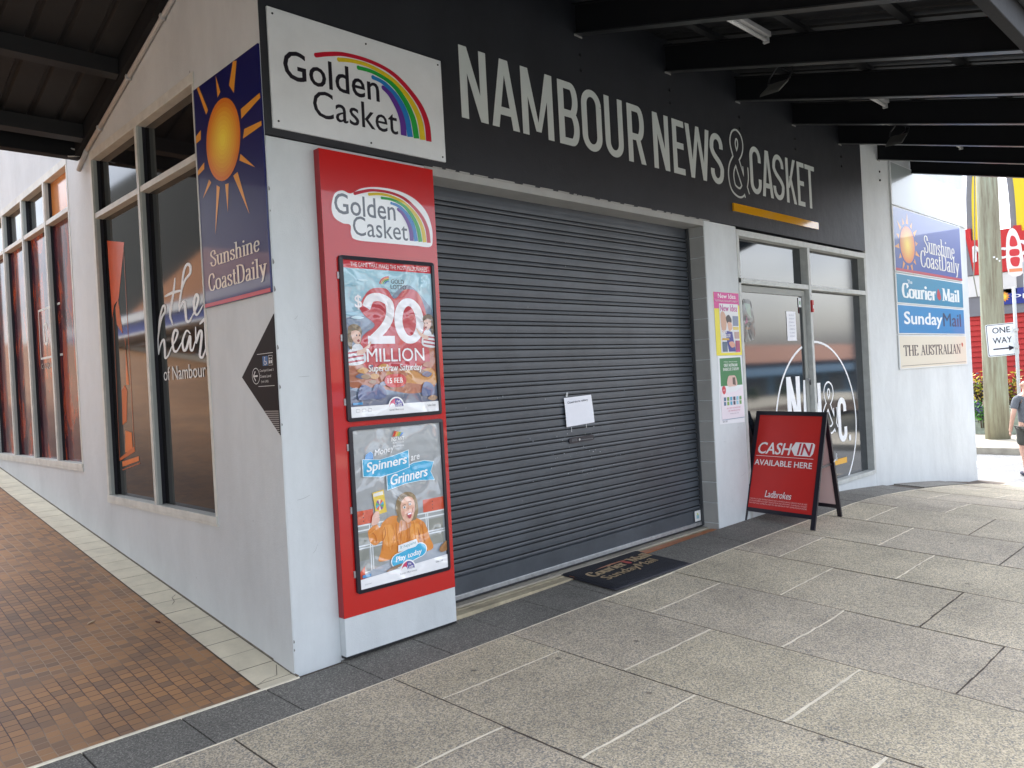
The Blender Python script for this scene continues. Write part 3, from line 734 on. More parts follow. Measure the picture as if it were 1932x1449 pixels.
p = MB(); p.box(6.79, 6.83, -.03, -.008, 2.21, 2.35, mat('red_box', (.45, .01, .01), .4)); p.box(6.80, 6.82, -.034, -.03, 2.25, 2.29, M_panel); p.build('alarm_box', SF, bevel=.004)
# lettering on the glass
a = Art(FRONT(.084), .0005, .0003)
Wt = '#f2f5f8'
cx, cz, rx, rz = 7.04, .86, 1.13, 1.02
ring = ell(cx, cz, rx, rz, 0, 360, 72)
def seg(x0, x1, z0, z1, plane_art):
    plane_art.up()
    M = plane_art.M(Wt)
    for i in range(72):
        p, q = ring[i], ring[(i + 1) % 72]
        m_ = ((p[0] + q[0]) / 2, (p[1] + q[1]) / 2)
        if x0 < m_[0] < x1 and z0 < m_[1] < z1:
            f = 1 - .026
            P = [p, q, (cx + (q[0]-cx)*f, cz + (q[1]-cz)*f), (cx + (p[0]-cx)*f, cz + (p[1]-cz)*f)]
            plane_art.face([plane_art.pl(u, v, plane_art.d) for u, v in P], M)
seg(6.85, 8.46, .17, 2.46, a)
ampersand(a, 7.18, 7.56, .77, 1.34, .12, .022, Wt, M_glass)
cond_letter(a, 'C', 7.60, 7.86, .60, 1.16, .085, Wt); a.poly(ell(7.93, .635, .035, .04), Wt)
cond_letter(a, 'N', 6.87, 7.14, .78, 1.37, .09, Wt)
a.rect(6.90, 7.80, .33, .40, '#e3a92c')
a.build('glass_lettering', SF)
a = Art(FRONT(.060), .0005, .0003)
seg(5.2, 6.69, .17, 2.38, a)
cond_letter(a, 'N', 6.22, 6.55, .84, 1.47, .10, Wt); a.poly([(6.60, .82), (6.69, .82), (6.69, 1.42), (6.64, 1.42)], Wt)
a.build('glass_lettering', DO)
a = Art(FRONT(.058), .0015, .0003)
a.rect(6.30, 6.53, 1.88, 2.215, '#eceef4')
for i in range(7): a.text(['SATURDAY', 'SUNDAY', 'MONDAY', '5 AM - 5 PM', 'OPEN', 'CLOSED', 'HOLIDAYS'][i], 6.36, 6.49, 2.165 - i*.04, 2.18 - i*.04, '#8a90a8')
a.rect(6.61, 6.685, 2.27, 2.38, '#dfe3e6'); a.rect(6.63, 6.665, 2.30, 2.34, '#7fae8a')
a.build('opening_hours_notice', DO)
a = Art(FRONT(.058), .002, .0003, coat=.6, wrinkle=.25)
a.blob([(5.34, 2.30), (5.42, 2.32), (5.50, 2.30), (5.54, 2.18), (5.57, 2.0), (5.53, 1.90), (5.42, 1.88), (5.33, 1.89), (5.32, 2.1)], '#3c403f')
a.poly([(5.36, 2.28), (5.48, 2.27), (5.50, 2.12), (5.42, 2.17)], '#5d7c6b'); a.poly([(5.35, 2.05), (5.42, 2.08), (5.40, 2.14)], '#8a4468')
a.text('dan', 5.36, 5.46, 2.0, 2.035, '#b0793a'); a.build('crumpled_poster', DO)
# ---- side windows
M_film = bpy.data.materials.new('printed_window_film'); M_film.use_nodes = True
t, bs, N, L = nodes(M_film)
g = N('ShaderNodeTexCoord'); mpp = N('ShaderNodeMapping'); mpp.inputs['Scale'].default_value = (1, 1.2, .45); mpp.inputs['Rotation'].default_value = (R(25), 0, 0)
n = N('ShaderNodeTexNoise'); n.inputs['Scale'].default_value = 2.6; n.inputs['Detail'].default_value = 4; n.inputs['Distortion'].default_value = 1.3; n.inputs['Roughness'].default_value = .6
r = N('ShaderNodeValToRGB'); e = r.color_ramp.elements; e[0].position = .34; e[0].color = (.02, .011, .018, 1); e[1].position = .62; e[1].color = (.34, .06, .02, 1)
x_ = e.new(.50); x_.color = (.08, .022, .03, 1); x_ = e.new(.72); x_.color = (.16, .03, .07, 1)
L(g.outputs['Object'], mpp.inputs[0]); L(mpp.outputs[0], n.inputs['Vector']); L(n.outputs[0], r.inputs[0]); L(r.outputs[0], bs.inputs['Base Color'])
bs.inputs['Roughness'].default_value = .10; bs.inputs['Specular IOR Level'].default_value = .22; bs.inputs['Coat Weight'].default_value = .0; bs.inputs['Coat Roughness'].default_value = 0
M_or = mat('orange_film', (.55, .20, .05), .12)
M_side = mat('frame_side_shade', (.36, .385, .365), .5); M_gask = mat('glazing_gasket', (.006, .006, .012), .6)  # frame sides in a darker tone: their shade is put into the colour
M_glass2 = mat('tinted_side_glass', (.009, .009, .010), .05, spec=.5, ior=1.5)
def side_window(win, muls, rail, top_mats, low_mats):
    y0, y1, z0, z1 = win; f = MB(); T = .045
    for (a0, a1, c0, c1, pr) in ((y0, y1, z0, z0 + T, .014), (y0, y1, z1 - .07, z1, .006), (y0, y0 + .035, z0 + T, z1 - .07, .004), (y1 - T, y1, z0 + T, z1 - .07, .010)):
        f.box(-pr, .13, a0, a1, c0, c1, M_alu2)
    es = [y0 + .035] + [m for m in muls] + [y1 - T]
    for m_ in muls: f.box(-.008, .13, m_ - .022, m_ + .022, z0 + T, z1 - .07, M_alu2)
    for a_, b_ in zip(es, es[1:]):
        s0 = a_ + (.022 if a_ in muls else 0); s1 = b_ - (.022 if b_ in muls else 0)
        f.box(-.002, .12, s0, s1, rail - .022, rail + .022, M_alu2)
    F = f.build('window_frame', B, bevel=.002)
    for m_ in list(muls) + [y1 - T + .022]:
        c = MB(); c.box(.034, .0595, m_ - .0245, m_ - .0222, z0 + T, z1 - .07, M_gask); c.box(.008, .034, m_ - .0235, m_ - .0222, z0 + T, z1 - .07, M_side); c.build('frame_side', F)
    for i, (a_, b_) in enumerate(zip(es, es[1:])):
        s0 = a_ + (.022 if a_ in muls else 0); s1 = b_ - (.022 if b_ in muls else 0)
        for (c0, c1, M) in ((z0 + T, rail - .022, low_mats[i % len(low_mats)]), (rail + .022, z1 - .07, top_mats[i % len(top_mats)])):
            p = MB(); p.box(.060, .066, s0, s1, c0, c1, M); p.build('window_pane', F)
    return F
FA = side_window(WA, [1.968], 3.16, [M_glass2], [M_glass2])
FB = side_window(WB, [4.49, 5.35, 6.21, 7.07], 3.365, [M_or, M_glass2, M_glass2, M_glass2, M_or], [M_film])
# white sill ledge under the windows
w = MB(); w.box(-.012, .0, .895, 3.055, .757, .777, M_alu2); w.build('window_sill', FA); w = MB(); w.box(-.012, .0, 3.69, 7.96, .987, 1.012, M_alu2); w.build('window_sill', FB)
a = Art(LEFT(.0595), .0005, .0001); kk = .9888; AF_ = (4.0558 * (1 - kk), kk, 0, 1.6 * (1 - kk), 0, kk); a.aff = AF_
HEART = [[(-1.601, 2.464), (-1.644, 2.37), (-1.708, 2.258), (-1.73, 2.2), (-1.688, 2.136)], [(-1.813, 2.353), (-1.672, 2.364), (-1.499, 2.362)], [(-1.566, 2.215), (-1.515, 2.342), (-1.432, 2.422), (-1.338, 2.461), (-1.331, 2.511), (-1.386, 2.525), (-1.448, 2.476), (-1.509, 2.341), (-1.566, 2.215)], [(-1.566, 2.215), (-1.513, 2.261), (-1.459, 2.277), (-1.45, 2.205), (-1.439, 2.143), (-1.393, 2.133), (-1.342, 2.163)], [(-1.342, 2.163), (-1.281, 2.201), (-1.217, 2.269), (-1.252, 2.301), (-1.295, 2.253), (-1.292, 2.19), (-1.249, 2.166), (-1.145, 2.224)], [(-1.993, 1.936), (-1.981, 2.066), (-1.9, 2.196), (-1.822, 2.243), (-1.823, 2.284), (-1.87, 2.275), (-1.938, 2.186), (-1.981, 2.066)], [(-1.993, 1.936), (-1.942, 2.008), (-1.877, 2.038), (-1.864, 1.976), (-1.864, 1.908), (-1.806, 1.918), (-1.727, 1.98)], [(-1.727, 1.98), (-1.653, 2.021), (-1.606, 2.074), (-1.657, 2.09), (-1.706, 2.032), (-1.697, 1.954), (-1.638, 1.941), (-1.54, 1.999)], [(-1.383, 2.045), (-1.449, 2.07), (-1.526, 2.005), (-1.516, 1.942), (-1.466, 1.949), (-1.392, 2.027), (-1.397, 1.944), (-1.358, 1.931), (-1.31, 1.989)], [(-1.29, 2.086), (-1.297, 1.988), (-1.285, 1.987), (-1.228, 2.048), (-1.195, 2.03), (-1.224, 1.945), (-1.244, 1.884), (-1.198, 1.871), (-1.143, 1.927)], [(-1.133, 2.134), (-1.13, 2.025), (-1.129, 1.902), (-1.097, 1.856)], [(-1.222, 2.098), (-1.134, 2.124), (-1.069, 2.137)]]
for s_ in HEART: a.ribbon(spline(s_, 7), .040, .020, '#e9edee', taper=1)
a.text('of Nambour', -1.91, -1.16, 1.735, 1.835, '#dfe3e4')
a.build('glass_lettering', FA)
a = Art(LEFT(.0593), .0005, .0001); a.aff = AF_
ORNG = [[(-3.0, 2.962), (-2.629, 2.888), (-2.98, 2.305)], [(-2.629, 2.888), (-2.595, 2.883), (-2.798, 2.447), (-2.971, 2.389)], [(-2.811, 2.448), (-2.749, 2.155), (-2.877, 2.242), (-2.89, 2.381)], [(-2.71, 2.122), (-2.666, 1.731), (-2.73, 1.733), (-2.694, 2.091)], [(-2.773, 1.734), (-2.716, 1.687), (-2.77, 1.432), (-2.872, 1.401), (-2.847, 1.691)], [(-2.813, 1.356), (-2.664, 1.342), (-2.667, 1.193), (-2.843, 1.173)], [(-2.985, 1.122), (-2.618, 1.231), (-2.617, 1.187), (-2.975, 1.1)], [(-2.931, 1.094), (-2.535, 1.152), (-2.533, 1.116), (-2.929, 1.051)]]
for i, P in enumerate(ORNG): a.poly(P, '#cc5222' if i < 2 else ('#d87030' if i % 2 else '#c05c24'))
for P in ([(-2.945, 2.325), (-2.99, 1.098)], [(-2.617, 2.827), (-2.622, 1.209)], [(-2.933, 1.024), (-2.515, 1.097)]): a.ribbon(P, .008, .008, '#b4531f')
a.build('orange_window_graphic', FA)
a = Art(LEFT(.0593), .0005, .0001); kk = .982; a.aff = (4.0558 * (1 - kk), kk, 0, 1.6 * (1 - kk), 0, kk)
a.up()
for P in ([(-5.33, 2.60), (-5.33, 2.09)], [(-5.33, 2.60), (-4.53, 2.60)], [(-5.33, 2.095), (-4.53, 2.095)]): a.ribbon(P, .022, .022, '#c9ccc6')
cond_letter(a, 'C', -5.17, -5.02, 2.22, 2.46, .038, '#c9ccc6')
a.text('C-SQUARE', -5.33, -4.75, 1.975, 2.04, '#8d8f8c', .01)
a.build('glass_lettering', FB)

# ------------------------------------------------------------ awnings
M_aw = mat('awning_black', (.006, .0068, .0085), .7, bump=.15, bscale=14, spec=.25)
M_sheet = mat('awning_sheet_underside', (.009, .010, .0115), .6, var=.3, vscale=2)
SL = .27
def awz(y): return 4.37 + SL * y      # underside of the beams for y <= 0
AW = thing('street_awning', 'long black steel awning sloping from the charcoal wall over the footpath', 'awning')
YE = -2.80
for k in range(-4, 9):
    x = .24 + 1.27 * k
    bm_ = MB(); y1 = -.006
    H_ = .245
    bm_.hexa([(x-.008, YE, awz(YE)+.01), (x+.008, YE, awz(YE)+.01), (x+.008, y1, awz(y1)+.01), (x-.008, y1, awz(y1)+.01), (x-.008, YE, awz(YE)+H_-.01), (x+.008, YE, awz(YE)+H_-.01), (x+.008, y1, awz(y1)+H_-.01), (x-.008, y1, awz(y1)+H_-.01)], M_aw)
    for zz in (0, H_ - .01):
        bm_.hexa([(x-.04, YE, awz(YE)+zz), (x+.04, YE, awz(YE)+zz), (x+.04, y1, awz(y1)+zz), (x-.04, y1, awz(y1)+zz), (x-.04, YE, awz(YE)+zz+.01), (x+.04, YE, awz(YE)+zz+.01), (x+.04, y1, awz(y1)+zz+.01), (x-.04, y1, awz(y1)+zz+.01)], mat('beam_flange', (.02, .022, .023), .32) if zz == 0 else M_aw)
    bb = bm_.build('rafter', AW)
    if k >= 2:
        for zz in (4.22, 4.10): bl = MB(); bl.tube([(x + .03, -.004, zz - .01), (x + .03, -.016, zz - .01)], .014, M_dark, 8); bl.build('bolt', AW)
        bl = MB(); bl.box(x - .035, x + .06, -.01, -.004, 4.355, 4.366, mat('bolt_bright', (.25, .25, .24), .4)); bl.build('seat_cleat', AW)
# corrugated sheet (ribs run down the slope)
sh = MB(); n = 0; mi = sh.mi(M_sheet); x = -5.8; rows = []
while x < 10.46:
    for dx, dz in ((0, 0), (.13, 0), (.145, .028), (.175, .028), (.19, 0)): rows.append((x + dx, dz))
    x += .19
for (xx, dz) in rows:
    for yy in (.0, YE - .05): sh.v.append((xx, yy if yy < -.1 else -.001, awz(yy) + .30 + dz))
for i in range(len(rows) - 1): sh.f.append((2*i, 2*i+1, 2*i+3, 2*i+2)); sh.m.append(mi)
so_ = sh.build('roof_sheet', AW); md = so_.modifiers.new('s', 'SOLIDIFY'); md.thickness = .003
for yy in (-.55, -1.32, -2.1):
    p = MB(); z_ = awz(yy) + .245
    p.box(-5.8, 10.44, yy - .03, yy + .03, z_ + .005, z_ + .053, M_sheet); p.build('purlin', AW)
p = MB()
p.box(-5.85, 10.48, YE - .075, YE - .004, awz(YE) - .02, awz(YE) + .34, M_aw)
p.box(-5.85, 10.48, YE - .16, YE - .078, awz(YE) + .16, awz(YE) + .30, mat('gutter', (.018, .02, .022), .45)); p.build('fascia', AW, bevel=.006)
p = MB(); p.hexa([(10.44, YE, awz(YE)+.25), (10.47, YE, awz(YE)+.25), (10.47, -.01, 4.62), (10.44, -.01, 4.62), (10.44, YE, awz(YE)+.36), (10.47, YE, awz(YE)+.36), (10.47, -.01, 4.75), (10.44, -.01, 4.75)], M_aw); p.build('end_flashing', AW)
# awning posts out at the kerb (outside the frame, they carry the fascia)
for x in (-5.3, 9.9):
    p = MB(); p.tube([(x, -2.86, gz(x, -2.86)), (x, -2.86, awz(YE))], .05, M_aw, 14); p.build('post', AW)
# fluorescent battens
def batten(x0, x1, y, lab):
    T = thing('batten_light', lab, 'light', 'fluorescent battens under the awning')
    z = awz(y) + .235
    p = MB(); p.box(x0, x1, y - .035, y + .035, z - .035, z + .005, mat('batten_body', (.5, .5, .49), .4)); p.build('housing', T, bevel=.004)
    p = MB(); p.tube([(x0 + .03, y, z - .06), (x1 - .03, y, z - .06)], .016, mat('unlit_tube', (.75, .75, .73), .3), 10)
    p.build('tube', T, smooth=True)
    for xx in (x0 + .012, x1 - .04): p = MB(); p.box(xx, xx + .028, y - .022, y + .022, z - .085, z - .036, mat('batten_body', (.5, .5, .49), .4)); p.build('tube_holder', T)
    settle(T)
batten(2.85, 3.93, -1.06, 'unlit white fluorescent batten nearest the top of the photo')
batten(5.42, 6.5, -1.06, 'middle unlit fluorescent batten showing between the awning beams')
batten(7.98, 9.06, -1.06, 'farthest unlit fluorescent batten under the awning')
def flood(x, y, z, lab):
    T = thing('floodlight', lab, 'light', 'small floodlights hung under the awning')
    def rot(P): # tilt the head
        c, s_ = math.cos(R(38)), math.sin(R(38)); out = []
        for px, py, pz in P: out.append((x + px * c + pz * s_, y + py, z - px * s_ * -1 * 0 + (pz * c + px * s_ * .9)))
        return out
    p = MB(); P = [(-.11, -.09, -.012), (.11, -.09, -.012), (.11, .09, -.012), (-.11, .09, -.012), (-.11, -.09, .03), (.11, -.09, .03), (.11, .09, .03), (-.11, .09, .03)]
    p.hexa(rot(P), mat('flood_body', (.16, .16, .15), .4)); hd = p.build('lamp_head', T, bevel=.006)
    p = MB(); P = [(-.09, -.07, -.016), (.09, -.07, -.016), (.09, .07, -.016), (-.09, .07, -.016), (-.09, -.07, -.0125), (.09, -.07, -.0125), (.09, .07, -.0125), (-.09, .07, -.0125)]
    p.hexa(rot(P), mat('flood_glass', (.35, .35, .33), .15)); p.build('lamp_glass', hd)
    p = MB(); top = Vector((x + .12, y + .02, z + .22))
    p.tube([(x + .09, y - .095, z + .08), (x + .13, y - .10, z + .14), top], .008, M_dark, 6); p.tube([(x + .09, y + .095, z + .08), (x + .13, y + .10, z + .14), top], .008, M_dark, 6)
    p.tube([top, (x + .12, y + .02, z + .34)], .01, M_dark, 6); p.tube([(x + .06, y, z + .05), (x + .3, y, z + .16), (x + .5, y + .05, z + .33)], .004, M_dark, 5)
    p.build('bracket', T); settle(T)
flood(4.12, -1.0, 3.93, 'small black floodlight under the awning, the nearer one over the shop name')
flood(6.92, -1.0, 3.99, 'small black floodlight under the awning, the one farther along')
p = MB(); p.tube([(2.9, -.9, 4.36), (2.1, -.5, 4.42)], .006, M_aw, 6)
# lane canopy: falls from the ridge towards the lane
LC = thing('lane_canopy', 'black ribbed canopy over the lane with a deep fascia beam', 'canopy')
def lcz(y): return 4.575 - SL * y
p = MB(); p.hexa([(-.075, 3.19, lcz(3.19)-.02), (-.006, 3.19, lcz(3.19)-.02), (-.006, .012, lcz(0)-.02), (-.075, .012, lcz(0)-.02), (-.075, 3.19, lcz(3.19)+.22), (-.006, 3.19, lcz(3.19)+.22), (-.006, .012, lcz(0)+.22), (-.075, .012, lcz(0)+.22)], M_aw)
p.build('edge_beam', LC)
p = MB(); p.box(-6.2, -.008, 3.193, 3.25, 3.69, 3.97, M_aw); p.box(-6.2, -.008, 3.254, 3.34, 3.70, 3.78, M_aw); p.build('fascia', LC, bevel=.006)
for yy in (2.06, 2.955, 1.0):
    p = MB(); z_ = lcz(yy); p.hexa([(-6.2, yy-.035, z_+.0), (-.078, yy-.035, z_+.0), (-.078, yy+.035, z_-.02), (-6.2, yy+.035, z_-.02), (-6.2, yy-.035, z_+.115), (-.078, yy-.035, z_+.115), (-.078, yy+.035, z_+.10), (-6.2, yy+.035, z_+.10)], mat('purlin_paint', (.010, .0105, .012), .45)); p.build('purlin', LC)
sh = MB(); rows = []; x = -.03; mi = sh.mi(M_sheet)
while x > -6.2:
    for dx, dz in ((0, 0), (.012, .025), (.04, .025), (.052, 0), (.2, 0)): rows.append((x - dx, dz))
    x -= .2
for (xx, dz) in rows:
    for yy in (.012, 3.25): sh.v.append((xx, yy, lcz(yy) + .12 + dz))
for i in range(len(rows) - 1): sh.f.append((2*i, 2*i+1, 2*i+3, 2*i+2)); sh.m.append(mi)
o = sh.build('roof_sheet', LC); md = o.modifiers.new('s', 'SOLIDIFY'); md.thickness = .003
# white conduit along the canopy edge
p = MB(); M_con = mat('white_conduit', (.42, .42, .41), .5)
p.tube([(-.02, .05, lcz(.05) - .03), (-.02, 1.2, lcz(1.2) - .03), (-.02, 3.05, lcz(3.05) - .03)], .017, M_con, 10)
p.tube([(-.02, 3.05, lcz(3.05) - .03), (-.025, 3.16, 3.66), (-.03, 3.26, 3.60)], .02, M_con, 10)
p.tube([(-.04, 3.16, 3.74), (-.10, 3.2, 3.76), (-.16, 3.2, 3.73), (-.12, 3.2, 3.69), (-.04, 3.18, 3.70)], .007, M_con, 8)
for y_ in (.6, 1.3, 2.0, 2.7): p.box(-.042, -.004, y_ - .012, y_ + .012, lcz(y_) - .055, lcz(y_) - .01, M_con)
tag(p.build('conduit_pipe', smooth=True), 'pale conduit pipe clipped to the side wall under the lane canopy', 'pipe')

# ------------------------------------------------------------ signs on the front wall
def rainbow(a, white=None, dull=0):
    cols = dict(red='#b8102c', yellow='#d2b81c', green='#1d9b3c', blue='#1b76b8', purple='#5b2f8c')
    bands = dict(red=[(0.341, 3.581), (0.425, 3.609), (0.549, 3.637), (0.74, 3.638), (0.913, 3.595), (1.075, 3.475), (1.15, 3.351), (1.163, 3.216)],
      yellow=[(0.497, 3.594), (0.597, 3.610), (0.726, 3.608), (0.884, 3.565), (1.017, 3.470), (1.093, 3.350), (1.112, 3.217)],
      green=[(0.636, 3.578), (0.75, 3.576), (0.883, 3.535), (0.979, 3.45), (1.040, 3.34), (1.060, 3.217)],
      blue=[(0.741, 3.543), (0.827, 3.523), (0.925, 3.450), (0.985, 3.35), (1.008, 3.218)],
      purple=[(0.814, 3.495), (0.87, 3.458), (0.927, 3.378), (0.953, 3.30), (0.956, 3.217)])
    for k, P in bands.items():
        Q = spline(P, 7); a.ribbon(Q, .046, .024, cols[k]); a.poly(ell(*P[0], .014, .014, n=12), cols[k])
GC = thing('shop_sign', 'white lottery sign reading Golden Casket with a rainbow, over the corner', 'sign')
p = MB(); p.box(.041, 1.304, -.020, -.005, 3.10, 3.786, M_panel); p.build('panel', GC, bevel=.002)
a = Art(FRONT(-.020), .0006)
a.text('Golden', .124, .782, 3.395, 3.568, '#17141f', .012)
a.text('Casket', .304, .912, 3.212, 3.375, '#17141f', .012)
rainbow(a); a.build('lettering', GC)
p = MB()
for u, v in ((.072, 3.75), (.70, 3.742), (1.275, 3.752), (1.275, 3.13), (.70, 3.125), (.075, 3.14)): p = MB(); p.tube([(u, -.020, v), (u, -.024, v)], .006, M_dark, 8); p.build('screw', GC); settle(GC)
# main lettering
NM = thing('shop_name_lettering', 'large pale grey letters reading NAMBOUR NEWS & CASKET with a yellow bar on the charcoal wall', 'sign')
M_let = mat('letter_vinyl', (.54, .58, .555), .45)
X = [('N', 1.482, 1.736), ('A', 1.775, 2.055), ('M', 2.089, 2.437), ('B', 2.502, 2.748), ('O', 2.785, 3.040), ('U', 3.083, 3.330), ('R', 3.396, 3.646),
     ('N', 3.773, 4.021), ('E', 4.083, 4.276), ('W', 4.300, 4.724), ('S', 4.735, 4.980), ('C', 5.518, 5.760), ('A', 5.775, 6.022), ('S', 6.025, 6.285), ('K', 6.335, 6.578), ('E', 6.618, 6.798), ('T', 6.822, 7.072)]
for ch, x0, x1 in X:
    a = Art(FRONT(-.0045), .0015, .0002); cond_letter(a, ch, x0, x1, 3.445, 3.952, (.068 if x0 < 5 else .062), M_let)
    o = a.build('letter', NM)
a = Art(FRONT(-.0045), .0015, .0003); ampersand(a, 5.085, 5.445, 3.40, 4.03, .125, .020, M_let, M_black); a.build('letter', NM)
p = MB(); p.box(5.115, 7.09, -.022, -.0045, 3.205, 3.287, mat('yellow_bar', (.66, .32, .012), .12, coat=1)); p.build('yellow_bar', NM)
settle(NM)
# ---- red advertising pylon
PY = thing('advertising_panel', 'tall glossy red lottery panel standing between the corner and the roller shutter', 'sign')
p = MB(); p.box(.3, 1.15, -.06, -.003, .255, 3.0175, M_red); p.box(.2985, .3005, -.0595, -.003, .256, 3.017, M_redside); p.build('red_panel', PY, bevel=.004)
p = MB(); p.box(.302, 1.148, -.058, -.003, .03, .254, M_white); p.box(.302, 1.148, -.055, -.003, .016, .029, M_dark); p.build('base_panel', PY)
a = Art(FRONT(-.060), .0008, coat=1.0, coatr=.02)
OUTL = [(.36, 2.677), (.375, 2.62), (.43, 2.592), (.485, 2.585), (.487, 2.53), (.53, 2.50), (.75, 2.50), (.97, 2.502), (1.098, 2.505), (1.122, 2.56), (1.118, 2.64), (1.08, 2.73), (.99, 2.80), (.86, 2.836), (.70, 2.838), (.58, 2.815), (.50, 2.775), (.44, 2.785), (.385, 2.757)]
cxx, czz = .74, 2.66
OUTL = [(cxx + (u-cxx) * 1.012, czz + (v-czz) * 1.05) for u, v in OUTL]
a.blob(OUTL, '#c01020', 6)
a.blob([(cxx + (u-cxx) * .975, czz + (v-czz) * .965) for u, v in OUTL], '#eef2f4', 6)
# same artwork as the sign above, reduced
kx = (.905 - .385) / (.912 - .124); kz = (2.77 - 2.525) / (3.568 - 3.212)
a.aff = (.385 - .124 * kx, kx, 0, 2.525 - 3.212 * kz, 0, kz)
kx = (1.098 - .385) / (1.186 - .124); a.aff = (.385 - .124 * kx, kx, 0, 2.525 - 3.212 * kz, 0, kz)
a.text('Golden', .124, .782, 3.385, 3.568, '#4e5660', .01); a.text('Casket', .304, .912, 3.212, 3.385, '#4e5660', .01); rainbow(a); a.aff = None
a.build('logo', PY)
settle(PY)

def poster_frame(lab, x0, x1, z0, z1, draw, nm='poster_frame'):
    T = thing(nm, lab, 'poster', 'framed posters on the red panel')
    f = MB(); w_ = .023
    def rr(i, r_):
        return ell(x1-i-r_, z1-i-r_, r_, r_, 0, 90, 5) + ell(x0+i+r_, z1-i-r_, r_, r_, 90, 180, 5) + ell(x0+i+r_, z0+i+r_, r_, r_, 180, 270, 5) + ell(x1-i-r_, z0+i+r_, r_, r_, 270, 360, 5)
    o_, i_ = rr(0, .02), rr(w_, .004); F_ = FRONT(-.0605)
    n_ = len(o_)
    for k in range(n_):
        l = (k + 1) % n_
        f.face([F_(*o_[k], .016), F_(*o_[l], .016), F_(*i_[l], .020), F_(*i_[k], .020)], M_blacksteel)
        f.face([F_(*o_[k], 0), F_(*o_[l], 0), F_(*o_[l], .016), F_(*o_[k], .016)], M_blacksteel)
        f.face([F_(*i_[k], .020), F_(*i_[l], .020), F_(*i_[l], .006), F_(*i_[k], .006)], M_blacksteel)
    for zz in (z0 + .12, z0 + .5, z1 - .12): f.box(x0 - .012, x0 + .002, -.068, -.061, zz - .02, zz + .02, M_steel)
    f.build('frame', T)
    a = Art(FRONT(-.0605), .005, .00008, rough=.5, coat=1.0, coatr=.015, wrinkle=.9)
    a.clip = (x0 + w_, x1 - w_, z0 + w_, z1 - w_)
    draw(a); a.build('poster', T); settle(T)
def lott(a, u, v, s_):
    a.poly(ell(u, v, .062*s_, .062*s_, 0, 180), '#f4f5f7'); a.poly([(u, v)] + ell(u, v, .053*s_, .053*s_, 90, 180), '#cf2f63'); a.poly([(u - .01*s_, v)] + ell(u, v, .053*s_, .053*s_, 0, 100), '#4a3f93')
    a.poly(ell(u - .03*s_, v, .022*s_, .022*s_, 0, 180), '#f4f5f7'); a.text('the', u, u+.026*s_, v+.027*s_, v+.042*s_, '#f4f5f7'); a.text('Lott', u - .005*s_, u+.043*s_, v+.002*s_, v+.024*s_, '#f4f5f7', .02)
